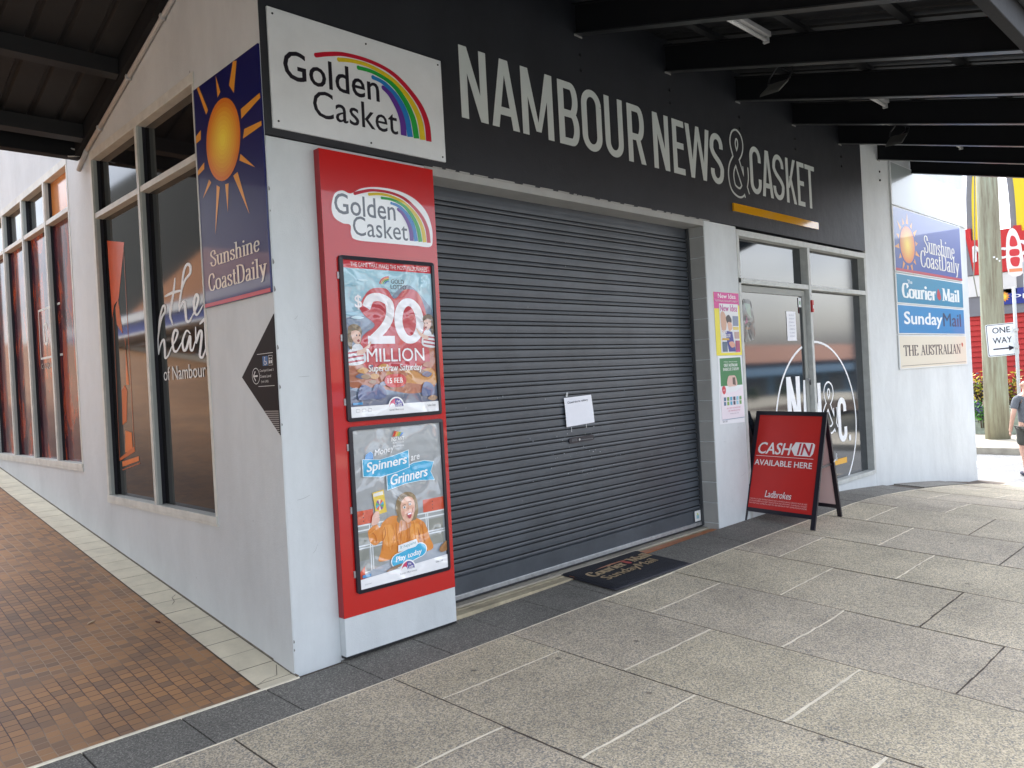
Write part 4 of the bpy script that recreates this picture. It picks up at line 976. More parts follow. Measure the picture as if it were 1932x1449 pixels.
def draw1(a):
    a.rect(.405, 1.09, 1.42, 2.38, '#f0f2f4')
    a.grad(.405, 1.09, 1.49, 2.33, '#5b5f78', '#a9d7e6', 16)
    a.rect(.405, 1.09, 2.325, 2.38, '#d02a38')
    a.blob([(.40, 1.99), (.55, 2.04), (.68, 2.08), (.80, 2.20), (.90, 2.24), (1.02, 2.15), (1.09, 2.02), (1.09, 1.60), (.40, 1.60)], '#7d8fa6')
    a.blob([(.41, 1.80), (.60, 1.93), (.82, 1.95), (1.09, 1.88), (1.09, 1.62), (.9, 1.55), (.6, 1.6), (.41, 1.62)], '#b06a4a')
    a.blob([(.70, 1.70), (.85, 1.78), (1.02, 1.72), (1.09, 1.66), (1.06, 1.60), (.85, 1.62), (.70, 1.64)], '#c98a3a')
    a.text('THE GAME THAT MAKES THE MOST MILLIONAIRES', .47, 1.05, 2.336, 2.362, '#f4e9ea', .01)
    for i, c in enumerate(('#d84a3c', '#e0a63a', '#59a65a', '#4a80c0')): a.ribbon(ell(.745, 2.235, .07 - i*.012, .05 - i*.009, 90, 175, 8), .008, .008, c)
    a.text('GOLD', .76, .86, 2.245, 2.272, '#4d5357', .02); a.text('LOTTO', .755, .875, 2.21, 2.238, '#4d5357', .02); a.text('Wednesday', .66, .86, 2.172, 2.198, '#7d8c96')
    # red glow behind the figures
    a.blob([(.52, 2.10), (.60, 2.20), (.72, 2.21), (.78, 2.15), (.86, 2.21), (.96, 2.20), (1.02, 2.08), (1.02, 1.92), (1.02, 1.72), (.80, 1.70), (.53, 1.73), (.52, 1.90), (.62, 1.98), (.55, 2.04)], '#c23a44')
    a.text('$', .485, .535, 2.075, 2.165, '#f5eef0', .02)
    # 2 and 0
    a.ribbon(spline([(.565, 2.09), (.60, 2.145), (.67, 2.155), (.735, 2.12), (.735, 2.04), (.69, 1.97), (.60, 1.895)], 7), .062, .05, '#f1f1f5'); a.rect(.565, .765, 1.868, 1.917, '#f1f1f5')
    a.ribbon(ell(.885, 2.012, .085, .12, 0, 360, 36) + [(.970, 2.012)], .062, .05, '#f1f1f5')
    # child at the left in a striped top, open mouth
    def kid(u, v, s_, hair, flip=1):
        f = lambda P: [(u + x * s_ * flip, v + y * s_) for x, y in P]
        a.blob(f([(-.5, -1.0), (.1, -.55), (.6, -.9), (.75, -1.9), (-.7, -2.1), (-.8, -1.4)]), '#dfe2e6')
        for q in range(3): a.poly(f([(-.75, -1.2 - q*.32), (.6, -1.05 - q*.32), (.62, -1.17 - q*.32), (-.76, -1.34 - q*.32)]), '#b03346')
        a.blob(f([(-.62, .1), (-.5, .62), (0, .8), (.5, .55), (.55, .1), (.3, -.1), (-.2, -.4), (-.35, -1.0), (-.62, -.7)]), hair)
        a.blob(f([(-.30, .25), (.1, .35), (.42, .2), (.48, -.1), (.40, -.45), (.15, -.62), (-.15, -.45), (-.3, -.1)]), '#e0b8a6')
        a.poly(ell(*f([(.12, 0)])[0], .06*s_, .07*s_), '#2d2730'); a.poly(ell(*f([(.36, .0)])[0], .05*s_, .07*s_), '#2d2730'); a.poly(ell(*f([(.25, -.38)])[0], .11*s_, .10*s_), '#8a2530')
        a.blob(f([(.1, -1.1), (.5, -1.0), (.95, -.75), (1.25, -.45), (1.3, -.55), (1.0, -1.05), (.5, -1.35), (.1, -1.4)]), '#e6c3b2')
    kid(.475, 1.92, .085, '#7c6a4e'); kid(1.035, 2.0, .075, '#6b5946', -1)
    a.text('MILLION', .553, .995, 1.75, 1.843, '#b3203a', .03); a.text('MILLION', .549, .988, 1.757, 1.84, '#f6f5f8', .015)
    a.text('Superdraw Saturday', .556, .963, 1.685, 1.74, '#f3f1ee', .02)
    a.blob([(.665, 1.64), (.70, 1.675), (.80, 1.675), (.835, 1.64), (.80, 1.60), (.70, 1.60)], '#cf3a3a'); a.text('15 FEB', .69, .805, 1.622, 1.655, '#f7f2ee', .02)
    for k in range(26):
        r2_ = random.Random(k); u = r2_.uniform(.43, 1.06); v = r2_.uniform(1.51, 1.74); w2 = r2_.uniform(.015, .05)
        a.blob([(u - w2, v), (u, v + w2 * .5), (u + w2, v + .004), (u + w2 * .2, v - w2 * .4)], ('#8a5a3c', '#c9903f', '#5d6686', '#a8876a', '#6f7a94', '#b0653f')[k % 6])
    a.blob([(.665, 1.64), (.70, 1.675), (.80, 1.675), (.835, 1.64), (.80, 1.60), (.70, 1.60)], '#cf3a3a'); a.text('15 FEB', .69, .805, 1.622, 1.655, '#f7f2ee', .02)
    a.text('Superdraw Saturday', .556, .963, 1.685, 1.74, '#f3f1ee', .02)
    for k in range(8):
        r2_ = random.Random(90 + k); u = r2_.uniform(.43, .75); v = r2_.uniform(2.0, 2.28); w2 = r2_.uniform(.02, .06)
        a.blob([(u - w2, v), (u, v + w2 * .25), (u + w2, v), (u, v - w2 * .2)], ('#c4e2ec', '#93c4d6')[k % 2]) if v > 2.2 or u < .5 else None
    # white bottle / kite shapes and knees
    for u in (.50, .60, .98): a.blob([(u, 1.62), (u+.06, 1.60), (u+.07, 1.54), (u-.02, 1.53), (u-.03, 1.57)], '#5e6a92')
    a.rect(.405, 1.09, 1.42, 1.492, '#f2f3f5'); a.rect(.43, .50, 1.502, 1.516, '#2f8dc8'); lott(a, .745, 1.475, 1.0)
    a.text("Australia's Official Lotteries", .69, .80, 1.452, 1.463, '#666a75'); a.text('Golden Casket', .99, 1.055, 1.462, 1.476, '#6a6f77')
    for k in range(3): a.ribbon([(.45 + k*.042, 1.458), (.45 + k*.042, 1.475), (.475 + k*.042, 1.475), (.475 + k*.042, 1.458), (.45 + k*.042, 1.458)], .002, .002, '#8a8f96')
poster_frame('upper framed lottery poster on the red panel reading $20 MILLION Superdraw Saturday', .388, 1.105, 1.404, 2.396, draw1)
def draw2(a):
    a.rect(.41, 1.09, .40, 1.353, '#f0f2f4')
    a.grad(.41, 1.09, .50, 1.353, '#8f9294', '#a9aeb0', 8)
    for u0, u1, z0, z1 in ((.415, .535, .785, .868), (.915, 1.09, .775, .866)):
        a.rect(u0, u1, z0, z1, '#d2502e')
        for k in range(3): a.poly(ell((u0+u1)/2 - .01, z1 - .02 - k*.022, .004, .004, n=8), '#33282a')
    a.rect(.41, 1.09, .50, .78, '#9da2a2')
    for v in (.745, .775): a.rect(.41, 1.09, v, v + .009, '#e3e8ea')
    for v in (.64, .655): a.rect(.41, 1.09, v, v + .006, '#dfe5e8')
    for u in (.50, .515, .93, .945): a.rect(u, u + .007, .44, .78, '#e3e8ea')
    for (u0, u1) in ((.42, .49), (.525, .6), (.955, 1.07)): a.rect(u0, u1, .665, .735, '#8c8f86'); a.rect(u0, u1, .57, .635, '#93968e')
    # table
    a.blob([(.41, .47), (.60, .52), (.85, .55), (1.09, .56), (1.09, .40), (.41, .40)], '#a9b2bd')
    a.poly([(.415, .40), (.415, .50), (.455, .535), (.455, .46)], '#d9502e')
    # woman: blouse, arms, neck, hair, face, hand, card
    a.blob([(.652, .80), (.60, .775), (.575, .745), (.555, .77), (.495, .745), (.492, .70), (.505, .665), (.54, .645), (.59, .662), (.575, .60), (.565, .54), (.76, .545), (.968, .54), (.955, .62), (.925, .71), (.89, .742), (.84, .765), (.80, .75), (.74, .78), (.70, .80)], '#e08a2c')
    a.blob([(.60, .745), (.66, .75), (.70, .70), (.69, .64), (.63, .62), (.60, .67)], '#ee9f44'); a.blob([(.80, .72), (.87, .72), (.90, .66), (.87, .60), (.81, .64)], '#ee9f44')
    a.ribbon(spline([(.72, .70), (.73, .64), (.735, .57)], 5), .004, .003, '#b8641c'); a.ribbon(spline([(.592, .662), (.615, .70), (.61, .745)], 5), .006, .004, '#b8641c')
    a.blob([(.862, .70), (.885, .62), (.90, .56), (.89, .56), (.87, .62)], '#b8641c')
    a.blob([(.70, .84), (.715, .90), (.75, .928), (.80, .935), (.845, .915), (.868, .87), (.875, .81), (.86, .77), (.84, .75), (.73, .75), (.705, .77), (.712, .80)], '#8a7450')
    a.blob([(.73, .765), (.755, .76), (.79, .735), (.81, .74), (.80, .71), (.72, .70)], '#dba488')
    a.blob([(.742, .875), (.775, .905), (.825, .90), (.848, .86), (.845, .81), (.828, .765), (.800, .74), (.770, .75), (.745, .79), (.738, .835)], '#e8b59a')
    a.blob([(.738, .86), (.745, .90), (.79, .925), (.84, .905), (.855, .86), (.83, .895), (.79, .905), (.755, .89)], '#7c6846')
    for k in range(9):
        t_ = k / 8; a.ribbon(spline([(.738 + t_*.05, .918 - abs(t_-.5)*.01), (.715 + t_*.02, .87), (.712 + t_*.012, .80), (.722 + t_*.01, .765)], 5), .0028, .002, ('#a58c62', '#6e5a3c', '#937a52')[k % 3])
        a.ribbon(spline([(.80 + t_*.03, .925 - t_*.01), (.852 + t_*.012, .87), (.852 + t_*.018, .81), (.842 + t_*.012, .76)], 5), .0028, .002, ('#a58c62', '#6e5a3c', '#b39a6c')[k % 3])
    a.blob([(.748, .815), (.760, .82), (.765, .80), (.755, .785), (.747, .797)], '#dd9f8a'); a.blob([(.828, .83), (.842, .83), (.842, .805), (.83, .80)], '#dd9f8a'); a.blob([(.77, .89), (.80, .895), (.82, .885), (.79, .878)], '#f0c6ae')
    for k in range(10):
        u = .60 + k * .034; a.ribbon(spline([(u, .76 - abs(k-4)*.006), (u - .008 + (k % 3)*.01, .69), (u - .012 + (k % 2)*.02, .60)], 4), .0035 + (k % 2)*.002, .003, ('#c9741f', '#f0aa54', '#d07c24')[k % 3])
    a.ribbon(spline([(.515, .73), (.54, .70), (.548, .66)], 4), .005, .004, '#c46c1c'); a.ribbon(spline([(.50, .72), (.53, .735), (.555, .755)], 4), .005, .005, '#f0aa54')
    for u, v in ((.765, .842), (.808, .856)):
        a.poly(ell(u, v, .011, .0085), '#f3f3f3'); a.poly(ell(u + .001, v, .0055, .0065, n=12), '#2b3740'); a.ribbon(ell(u, v + .006, .014, .011, 20, 160, 8), .002, .003, '#4d3a2a')
    a.ribbon(spline([(.790, .845), (.797, .82), (.788, .815)], 4), .003, .002, '#b9806a')
    a.blob([(.782, .797), (.80, .803), (.818, .805), (.817, .785), (.805, .768), (.79, .772)], '#b02335'); a.blob([(.787, .798), (.80, .801), (.814, .802), (.812, .795), (.79, .791)], '#f4f1ef')
    a.rect(0, 0, 0, 0, '#b02335') if False else None
    a.poly([(.532, .965), (.614, .975), (.631, .835), (.550, .827)], '#e8c63a'); a.poly([(.538, .958), (.608, .967), (.611, .945), (.54, .938)], '#e9e6dc')
    for k in range(10): a.poly([(.581, .885)] + ell(.581, .885, .030, .034, k*36, k*36+36, 3), ('#3aa3c8', '#e05a3c', '#f1e6c0', '#7c4a9a', '#4aa35a')[k % 5], k == 0)
    a.blob([(.515, .77), (.518, .80), (.525, .825), (.55, .85), (.575, .84), (.568, .815), (.575, .80), (.56, .775)], '#e6b8a6')
    for k in range(3): a.ribbon([(.54, .838 - k*.012), (.575, .842 - k*.012)], .003, .009, '#eec3b2')
    # banners
    def ban(P, c='#23a9d6'):
        cu = sum(p[0] for p in P) / len(P); cv = sum(p[1] for p in P) / len(P)
        a.poly([(cu + (u-cu)*1.03, cv + (v-cv)*1.07) for u, v in P], '#dff2f8'); a.poly(P, c)
    ban([(.50, 1.20), (.535, 1.215), (.552, 1.20), (.552, 1.165), (.49, 1.165)], '#3f8fd0')
    ban([(.646, 1.055), (.74, 1.075), (.85, 1.11), (.94, 1.115), (1.013, 1.10), (.985, 1.04), (1.013, .985), (.90, .995), (.78, .99), (.646, .968)])
    ban([(.475, 1.172), (.60, 1.158), (.70, 1.172), (.815, 1.195), (.815, 1.09), (.72, 1.07), (.60, 1.055), (.476, 1.072)])
    a.text('Money', .560, .702, 1.172, 1.222, '#f4f5f6', .02, .15, .02); a.text('Spinners', .498, .795, 1.075, 1.15, '#f7f9fa', .03, .12, .022)
    a.text('are', .832, .90, 1.125, 1.155, '#f4f5f6', .02, .12, .006); a.text('Grinners', .665, .955, .990, 1.055, '#f7f9fa', .03, .12, .026)
    for i, c in enumerate(('#d5402e', '#e8a22e', '#8fb840', '#3f7fc4')): a.poly([(.70 + i*.018, 1.29), (.715 + i*.018, 1.29), (.735 + i*.018, 1.322 - i*.004), (.716 + i*.018, 1.325 - i*.004)], c)
    a.text('INSTANT', .69, .79, 1.262, 1.288, '#f5f6f6', .03); a.text('SCRATCH-ITS', .70, .785, 1.247, 1.258, '#f5f6f6', .01); a.text('#joyments', .70, .785, 1.222, 1.238, '#f5f6f6')
    # play today lozenge
    loz = lambda k: ell(.90 - .04, .545 + .012, .055*k, .042*k, -90, 90, 12) + ell(.70, .522, .055*k, .042*k, 90, 270, 12)
    a.poly(loz(1.12), '#eef5f8'); a.poly(loz(1), '#2ab0dc'); a.text('Play today', .675, .875, .505, .548, '#f7f9fa', .03, .1, .018)
    a.poly([(.695, .575), (.70, .615), (.84, .632), (.855, .60), (.83, .583)], '#eef2f4'); a.text('It happens', .712, .832, .585, .610, '#4e9aa8', 0, .2, .012)
    a.blob([(.60, .475), (.66, .495), (.72, .50), (.76, .497), (.70, .482), (.63, .468)], '#8b6d55'); a.blob([(1.02, .53), (1.05, .56), (1.09, .575), (1.09, .52), (1.04, .51)], '#a0713f')
    a.poly([(.41, .40), (.41, .462), (1.09, .488), (1.09, .40)], '#f2f3f5'); a.rect(.43, .49, .468, .486, '#2f8dc8'); lott(a, .765, .455, .95)
    a.text("Australia's Official Lotteries", .70, .83, .432, .443, '#666a75'); a.text('Golden Casket', .985, 1.045, .450, .464, '#6a6f77'); a.text('CONDITIONS', .44, .49, .425, .431, '#9aa0a8')
poster_frame('lower framed poster of a laughing woman in orange reading Money Spinners are Grinners', .39, 1.108, .38, 1.374, draw2)

# ---- newspaper signs on the far white wall
def wall_sign(name, lab, x0, x1, z0, z1, face, draw, coat=.5, tilt=0):
    T = thing(name, lab, 'sign', 'newspaper signs on the far white wall')
    p = MB(); p.box(x0, x1, -.022, -.003, z0, z1, M_panel); p.build('panel', T, bevel=.003)
    a = Art(FRONT(-.022), .0008, .0001, coat=coat, coatr=.02, rough=.3); a.rect(x0 + .03, x1 - .03, z0 + .015, z1 - .015, face); draw(a); a.build('lettering', T); settle(T)
def sunburst(a, cx, cz, rx, rz, rays, gradc=True):
    for P in rays: a.poly(P, '#e59a2e')
    n = 9
    for i in range(n):
        t_ = i / (n - 1); c0, c1 = lin('#e07a1c'), lin('#ffe04a'); c = tuple(round(c0[k]*(1-t_)+c1[k]*t_, 3) for k in range(3)); f = 1 - t_ * .85
        a.poly(ell(cx, cz, rx*f, rz*f, n=36), c)
def d_scd(a):
    sb = '#23408f'
    rays = []
    for k in range(14):
        t_ = R(k * 360 / 14 + 8); l = 1.75 if k % 2 else 1.5
        ex = lambda r_, o: (10.06 + math.cos(t_ + o) * .30 * r_, 3.27 + math.sin(t_ + o) * .27 * r_)
        rays.append([ex(1.15, -.12), ex(1.15, .12), ex(l, 0)])
    sunburst(a, 10.06, 3.27, .30, .27, rays)
    serif_text(a, 'Sunshine', 10.77, 12.25, 3.21, 3.48, '#e8e6e0'); serif_text(a, 'CoastDaily', 10.57, 12.45, 2.98, 3.24, '#e8e6e0')
    a.rect(9.55, 12.59, 2.865, 2.905, '#b3273c')
wall_sign('newspaper_sign', 'blue Sunshine Coast Daily sign on the far white wall, above three other newspaper signs', 9.52, 12.62, 2.85, 3.79, '#24449a', d_scd)
wall_sign('newspaper_sign', 'blue The Courier Mail sign in blackletter, second in the stack on the far wall', 9.52, 12.62, 2.40, 2.835, '#1f86ad', lambda a: (serif_text(a, 'Courier', 9.75, 11.22, 2.49, 2.70, '#eef2f2', .24, .09, .30), serif_text(a, 'Mail', 11.52, 12.40, 2.50, 2.70, '#eef2f2', .24, .09, .30), a.text('The', 9.98, 10.18, 2.70, 2.755, '#eef2f2', .02), a.blob([(11.33, 2.68), (11.42, 2.60), (11.44, 2.53), (11.36, 2.50), (11.27, 2.54), (11.27, 2.61)], '#c22b2f')))
wall_sign('newspaper_sign', 'bright blue Sunday Mail sign, third in the stack on the far wall', 9.52, 12.62, 1.96, 2.39, '#1787c4', lambda a: (a.text('Sunday', 9.78, 11.45, 2.05, 2.29, '#f3f6f8', .05), a.text('Mail', 11.50, 12.40, 2.09, 2.30, '#15375c', .04)))
wall_sign('newspaper_sign', 'cream sign reading THE AUSTRALIAN, lowest in the stack on the far wall', 9.52, 12.65, 1.455, 1.945, '#e2ddcb', lambda a: (serif_text(a, 'THE AUSTRALIAN', 9.69, 12.33, 1.645, 1.80, '#2b2630', .17, .06, .30), a.rect(9.6, 12.58, 1.50, 1.507, '#5c5a58'), a.blob([(12.37, 1.80), (12.42, 1.83), (12.46, 1.79), (12.42, 1.755)], '#c25530')), .4)
wall_sign('blank_sign', 'glossy pale sheet sign above the blue newspaper sign on the far wall', 9.52, 12.98, 3.80, 4.42, '#9fa9ab', lambda a: None)

# ---- left wall signs
T = thing('banner_sign', 'navy Sunshine Coast Daily banner with big orange sun on the side wall', 'sign')
p = MB(); p.box(-.016, -.005, .004, .885, 2.168, 3.567, mat('banner_blue', '#131655', .4, coat=.4, coatr=.05, spec=.3)); p.build('panel', T)
a = Art(LEFT(-.016), .0006, .00008, coat=.4, coatr=.05); a.clip = (-.884, -.005, 2.17, 3.566)
RAYS = [[(.312,3.57),(.264,3.554),(.323,3.383),(.379,3.445)], [(-.024,3.289),(.245,3.265),(.245,3.209),(-.024,3.26)], [(-.021,3.131),(.216,3.141),(.239,3.091),(-.021,3.105)], [(.281,3.013),(.298,2.978),(.108,2.894)], [(.33,2.918),(.389,2.909),(.209,2.644)], [(.502,2.882),(.455,2.878),(.487,2.711)], [(.62,2.902),(.577,2.881),(.678,2.605)], [(.724,2.96),(.693,2.935),(.829,2.862)], [(.779,3.081),(.785,3.04),(.884,3.02),(.884,3.05)], [(.803,3.292),(.811,3.233),(.884,3.225),(.884,3.27)], [(.682,3.384),(.713,3.363),(.826,3.561),(.80,3.566)], [(.497,3.441),(.54,3.419),(.549,3.556)]]
sunburst(a, -.50, 3.152, .235, .246, [[(-y_, z_) for y_, z_ in P] for P in RAYS])
serif_text(a, 'Sunshine', -.765, -.10, 2.415, 2.515, '#d9d2c4', .15, .05); serif_text(a, 'CoastDaily', -.815, -.035, 2.265, 2.375, '#d9d2c4', .15, .05)
a.rect(-.885, 0, 2.168, 2.193, '#c4352c')
a.build('lettering', T)
p = MB(); p.box(-.018, -.004, .886, .893, 2.166, 3.57, M_alu); p.build('edge_trim', T); settle(T)
T = thing('wayfinding_sign', 'black arrow-shaped sign with toilet and lift symbols on the side wall at the corner', 'sign')
p = MB(); p.prism([(-.441, 1.705), (-.006, 1.361), (-.006, 2.046)], LEFT(-.0035), .0005, .004, mat('sign_black', (.010, .008, .010), .6, spec=.2)); p.build('panel', T)
a = Art(LEFT(-.0075), .0004, .0003); wc = '#cfd0cf'
a.ribbon(ell(-.258, 1.705, .046, .046, 0, 360, 24) + [(-.212, 1.705)], .004, .004, wc); a.ribbon([(-.285, 1.705), (-.235, 1.705)], .008, .010, wc); a.ribbon([(-.262, 1.733), (-.288, 1.705), (-.262, 1.677)], .009, .009, wc)
a.ribbon([(-.228, 1.830), (-.036, 1.830)], .003, .003, wc); a.ribbon([(-.230, 1.643), (-.036, 1.643)], .003, .003, wc)
a.rect(-.162, -.100, 1.760, 1.815, '#1f5f96'); a.poly(ell(-.135, 1.806, .005, .005, n=8), wc); a.ribbon([(-.136, 1.800), (-.134, 1.783), (-.118, 1.783), (-.112, 1.768)], .005, .005, wc); a.ribbon(ell(-.131, 1.778, .014, .013, 120, 360, 12), .004, .004, wc)
a.ribbon([(-.088, 1.815), (-.040, 1.815), (-.040, 1.760), (-.088, 1.760), (-.088, 1.815)], .003, .003, wc)
for u in (-.075, -.053): a.rect(u - .008, u + .008, 1.770, 1.788, wc); a.poly(ell(u, 1.798, .006, .006, n=8), wc)
a.text('Courtyard Level 1', -.200, -.034, 1.722, 1.742, wc); a.text('Cinema Level', -.196, -.065, 1.692, 1.709, wc); a.text('(via Lift)', -.184, -.10, 1.660, 1.678, wc)
a.build('lettering', T); a = Art(LEFT(-.0075), .0008)
for k in range(12):
    z_ = 1.500 - k * .0115; e_ = -.006 - (z_ - 1.361) / (1.705 - 1.361) * .435 + .003
    a.poly([(e_, z_), (-.008, z_), (-.008, z_ - .005), (min(e_ + .006, -.009), z_ - .005)], '#8e8d8d', False)
a.build('stripes', T); settle(T)

# ---- papers on the pillar and the shutter
def flatpaper(name, lab, P, y, draw, c='#e9ebee', curl=.0, kw={}):
    a = Art(FRONT(y), .0015, .00025, **kw); 
    if P: a.poly(P, c)
    draw(a); return tag(a.build(name), lab, 'poster' if 'poster' in name else 'notice')
def d_ni(a):
    a.rect(4.665, 5.150, 2.24, 2.363, '#cf3f8f'); a.rect(4.665, 4.76, 2.19, 2.24, '#cf3f8f'); a.rect(4.665, 5.155, 1.735, 2.20, '#e6d83a')
    a.text('New Idea', 4.745, 5.085, 2.305, 2.35, '#f4eef2', .03); a.text("AUSTRALIA'S FAVOURITE WEEKLY", 4.69, 5.12, 2.27, 2.288, '#f0dbe6', .02)
    a.rect(4.755, 5.12, 1.76, 2.25, '#dfe0e2'); a.text('New Idea', 4.77, 5.10, 2.175, 2.24, '#b8408f', .04)
    a.blob([(4.77, 2.14), (4.83, 2.17), (4.88, 2.10), (4.86, 1.99), (4.79, 1.97)], '#c9a18a'); a.blob([(4.87, 2.11), (4.93, 2.14), (4.98, 2.09), (4.96, 2.05), (4.90, 2.05)], '#3b3436'); a.blob([(4.90, 2.06), (4.97, 2.06), (4.98, 2.0), (4.92, 1.98)], '#d8ab94')
    a.poly([(4.84, 1.98), (4.98, 1.97), (5.03, 1.77), (4.90, 1.77)], '#3c3f8c'); a.rect(5.0, 5.11, 2.03, 2.13, '#7d89a0'); a.rect(5.0, 5.11, 1.99, 2.02, '#d9c46a'); a.rect(5.02, 5.115, 1.90, 1.97, '#b59a94')
    a.rect(4.775, 5.0, 1.87, 1.98, '#4a3f5c') if False else None
    a.text('TWIN', 4.775, 4.87, 1.955, 1.985, '#f3f1f4', .04); a.text('GIRLS!', 4.775, 4.935, 1.915, 1.948, '#f3f1f4', .04); a.rect(4.775, 4.91, 1.885, 1.905, '#caa03a')
    a.rect(4.78, 4.87, 1.77, 1.87, '#55697e'); a.blob([(4.90, 1.86), (4.98, 1.87), (5.02, 1.83), (4.95, 1.81)], '#d49a86'); a.rect(5.03, 5.115, 1.77, 1.88, '#a0456c'); a.rect(5.03, 5.115, 1.765, 1.785, '#c23a86')
o = flatpaper('magazine_poster', 'pink and yellow New Idea magazine poster on the pillar beside the door', [(4.66, 2.36), (5.15, 2.365), (5.16, 1.733), (4.684, 1.733)], 0, d_ni, '#e6d83a')
def d_gr(a):
    a.poly([(4.715, 1.705), (5.12, 1.712), (5.135, 1.43), (4.715, 1.43)], '#2f7a45'); a.text("Where there's a boy", 4.79, 5.05, 1.66, 1.675, '#eef3ee', .01); a.text('GREAT AUSTRALIAN', 4.79, 5.05, 1.62, 1.65, '#eef3ee', .03); a.text('BARBECUE STADIUM', 4.77, 5.07, 1.58, 1.61, '#eef3ee', .03)
    a.blob([(4.86, 1.52), (4.93, 1.53), (5.0, 1.52), (5.03, 1.44), (4.98, 1.42), (4.87, 1.42), (4.83, 1.45)], '#d5b3a8'); a.poly([(4.94, 1.51), (4.99, 1.51), (5.0, 1.43), (4.94, 1.44)], '#59463f'); a.poly([(4.89, 1.42), (5.0, 1.42), (5.01, 1.36), (4.87, 1.36)], '#e6e7ea')
    a.poly([(4.70, 1.39), (4.85, 1.36), (5.0, 1.37), (5.135, 1.42), (5.137, 1.10), (4.70, 1.10)], '#e9dfe6'); a.poly(ell(4.765, 1.39, .036, .042), '#c83446'); a.text('NEW', 4.745, 4.785, 1.38, 1.395, '#f2e2e4')
    cc = ['#4a6d8c', '#6aa05a', '#8fc7dc', '#3c3c52', '#56a7c4', '#7aa04a']
    for k in range(12): a.rect(4.75 + (k % 6) * .06, 4.79 + (k % 6) * .06, 1.235 + (k // 6) * .045, 1.272 + (k // 6) * .045, cc[(k * 5) % 6])
    a.text('BUY 2 PACKS OF STADIUM CARDS', 4.80, 5.06, 1.20, 1.212, '#c0567c'); a.text('GET ONE FREE IN STORE', 4.82, 5.05, 1.172, 1.184, '#c0567c'); a.text('www.cards.com', 4.85, 5.02, 1.145, 1.155, '#7a6f88')
    a.rect(4.70, 5.13, 1.095, 1.099, '#6f8fae'); a.text('$1.50', 4.71, 4.79, 1.068, 1.088, '#5c6270')
flatpaper('footy_card_poster', 'green and white poster under the magazine poster on the pillar', [(4.69, 1.728), (5.145, 1.722), (5.14, 1.045), (4.66, 1.058)], 0, d_gr)
T = MB(); Mp = mat('notice_paper', (.80, .81, .86), .7, var=.04)
cols_ = 6; rows_ = 5
for j in range(rows_ + 1):
    for i in range(cols_ + 1):
        s_, t_ = i / cols_, j / rows_
        u = (2.600 + s_ * .345) * (1 - t_) + (2.609 + s_ * .350) * t_; v = (1.433 + s_ * .010) * (1 - t_) + (1.195 + s_ * .013) * t_
        T.v.append((u, (.186 - .006 * math.sin(t_ * 2.2) - .006 * (s_ ** 3) * t_), v))
for j in range(rows_):
    for i in range(cols_): T.f.append((j*(cols_+1)+i, (j+1)*(cols_+1)+i, (j+1)*(cols_+1)+i+1, j*(cols_+1)+i+1)); T.m.append(T.mi(Mp))
Tn = T.build('closure_notice'); md = Tn.modifiers.new('s', 'SOLIDIFY'); md.thickness = .0006; md.offset = -1
tag(Tn, 'white sheet taped to the roller shutter reading Closed due to robbery', 'notice')
a = Art(FRONT(.1805), .0005); a.text('Closed due to robbery', 2.634, 2.894, 1.378, 1.402, '#34344a', .004, 0, .012); a.build('lettering', Tn)
a = Art(FRONT(.186), .0005); a.poly([(2.625, 1.44), (2.645, 1.44), (2.652, 1.475), (2.632, 1.475)], '#b9bcbc'); a.poly([(2.67, 1.15), (2.676, 1.15), (2.676, 1.19), (2.67, 1.19)], '#b9bcbc'); a.poly([(2.86, 1.17), (2.866, 1.17), (2.866, 1.2), (2.86, 1.2)], '#b9bcbc'); a.build('tape', Tn)

# ---- door mat
M_mat = mat('mat_pile', (.012, .014, .022), .95, bump=1.0, bscale=260, var=.5, vscale=90)
CO = [(2.385, .185), (3.40, .255), (3.345, -.466), (2.36, -.444)]
b = MB(); T_ = thing('door_mat', 'dark doormat with newspaper names lying in front of the shutter', 'mat')
zz = lambda x, y: gz(x, min(y, 0)) + (.018 if y > 0 else 0)
def matg(name, P, h, M, nn=8):
    b = MB(); mi = b.mi(M)
    for j in range(nn + 1):
        for i in range(nn + 1):
            s_, t_ = i / nn, j / nn
            x = (P[0][0]*(1-s_)+P[1][0]*s_)*(1-t_)+(P[3][0]*(1-s_)+P[2][0]*s_)*t_; y = (P[0][1]*(1-s_)+P[1][1]*s_)*(1-t_)+(P[3][1]*(1-s_)+P[2][1]*s_)*t_
            b.v.append((x, y, .0475 - .030 * t_ + h + .001 * math.sin(7 * s_ + 5 * t_)))
    for j in range(nn):
        for i in range(nn): k = j*(nn+1)+i; b.f.append((k, k+nn+1, k+nn+2, k+1)); b.m.append(mi)
    o = b.build(name, T_, smooth=True); md = o.modifiers.new('s', 'SOLIDIFY'); md.thickness = .003; md.offset = -1; return o
matg('rubber_edge', CO, .0, mat('mat_rubber', (.02, .02, .028), .6))
IN = [(2.41, .165), (3.375, .230), (3.325, -.44), (2.385, -.42)]
matg('pile', IN, .0035, M_mat)
def MATP(u, v, d): return (u, v, .0475 - .030 * (.20 - v) / .64 + .0035 + d)
a = Art(MATP, .0018, .0001); mc = '#a8916c'
a.aff = (0, 1, 0, 0, .055, 1)
serif_text(a, 'Courier', 2.50, 2.97, -.115 - .145, .0 - .15, mc, .26, .10, .3); serif_text(a, 'Mail', 3.06, 3.34, -.26, -.15, mc, .26, .10, .3)
a.blob([(3.0, -.15), (3.03, -.2), (3.03, -.25), (3.0, -.26), (2.98, -.22)], '#a8302c'); a.text('SundayMail', 2.52, 3.23, -.42, -.29, mc, .03); a.aff = None
a.build('lettering', T_); settle(T_)

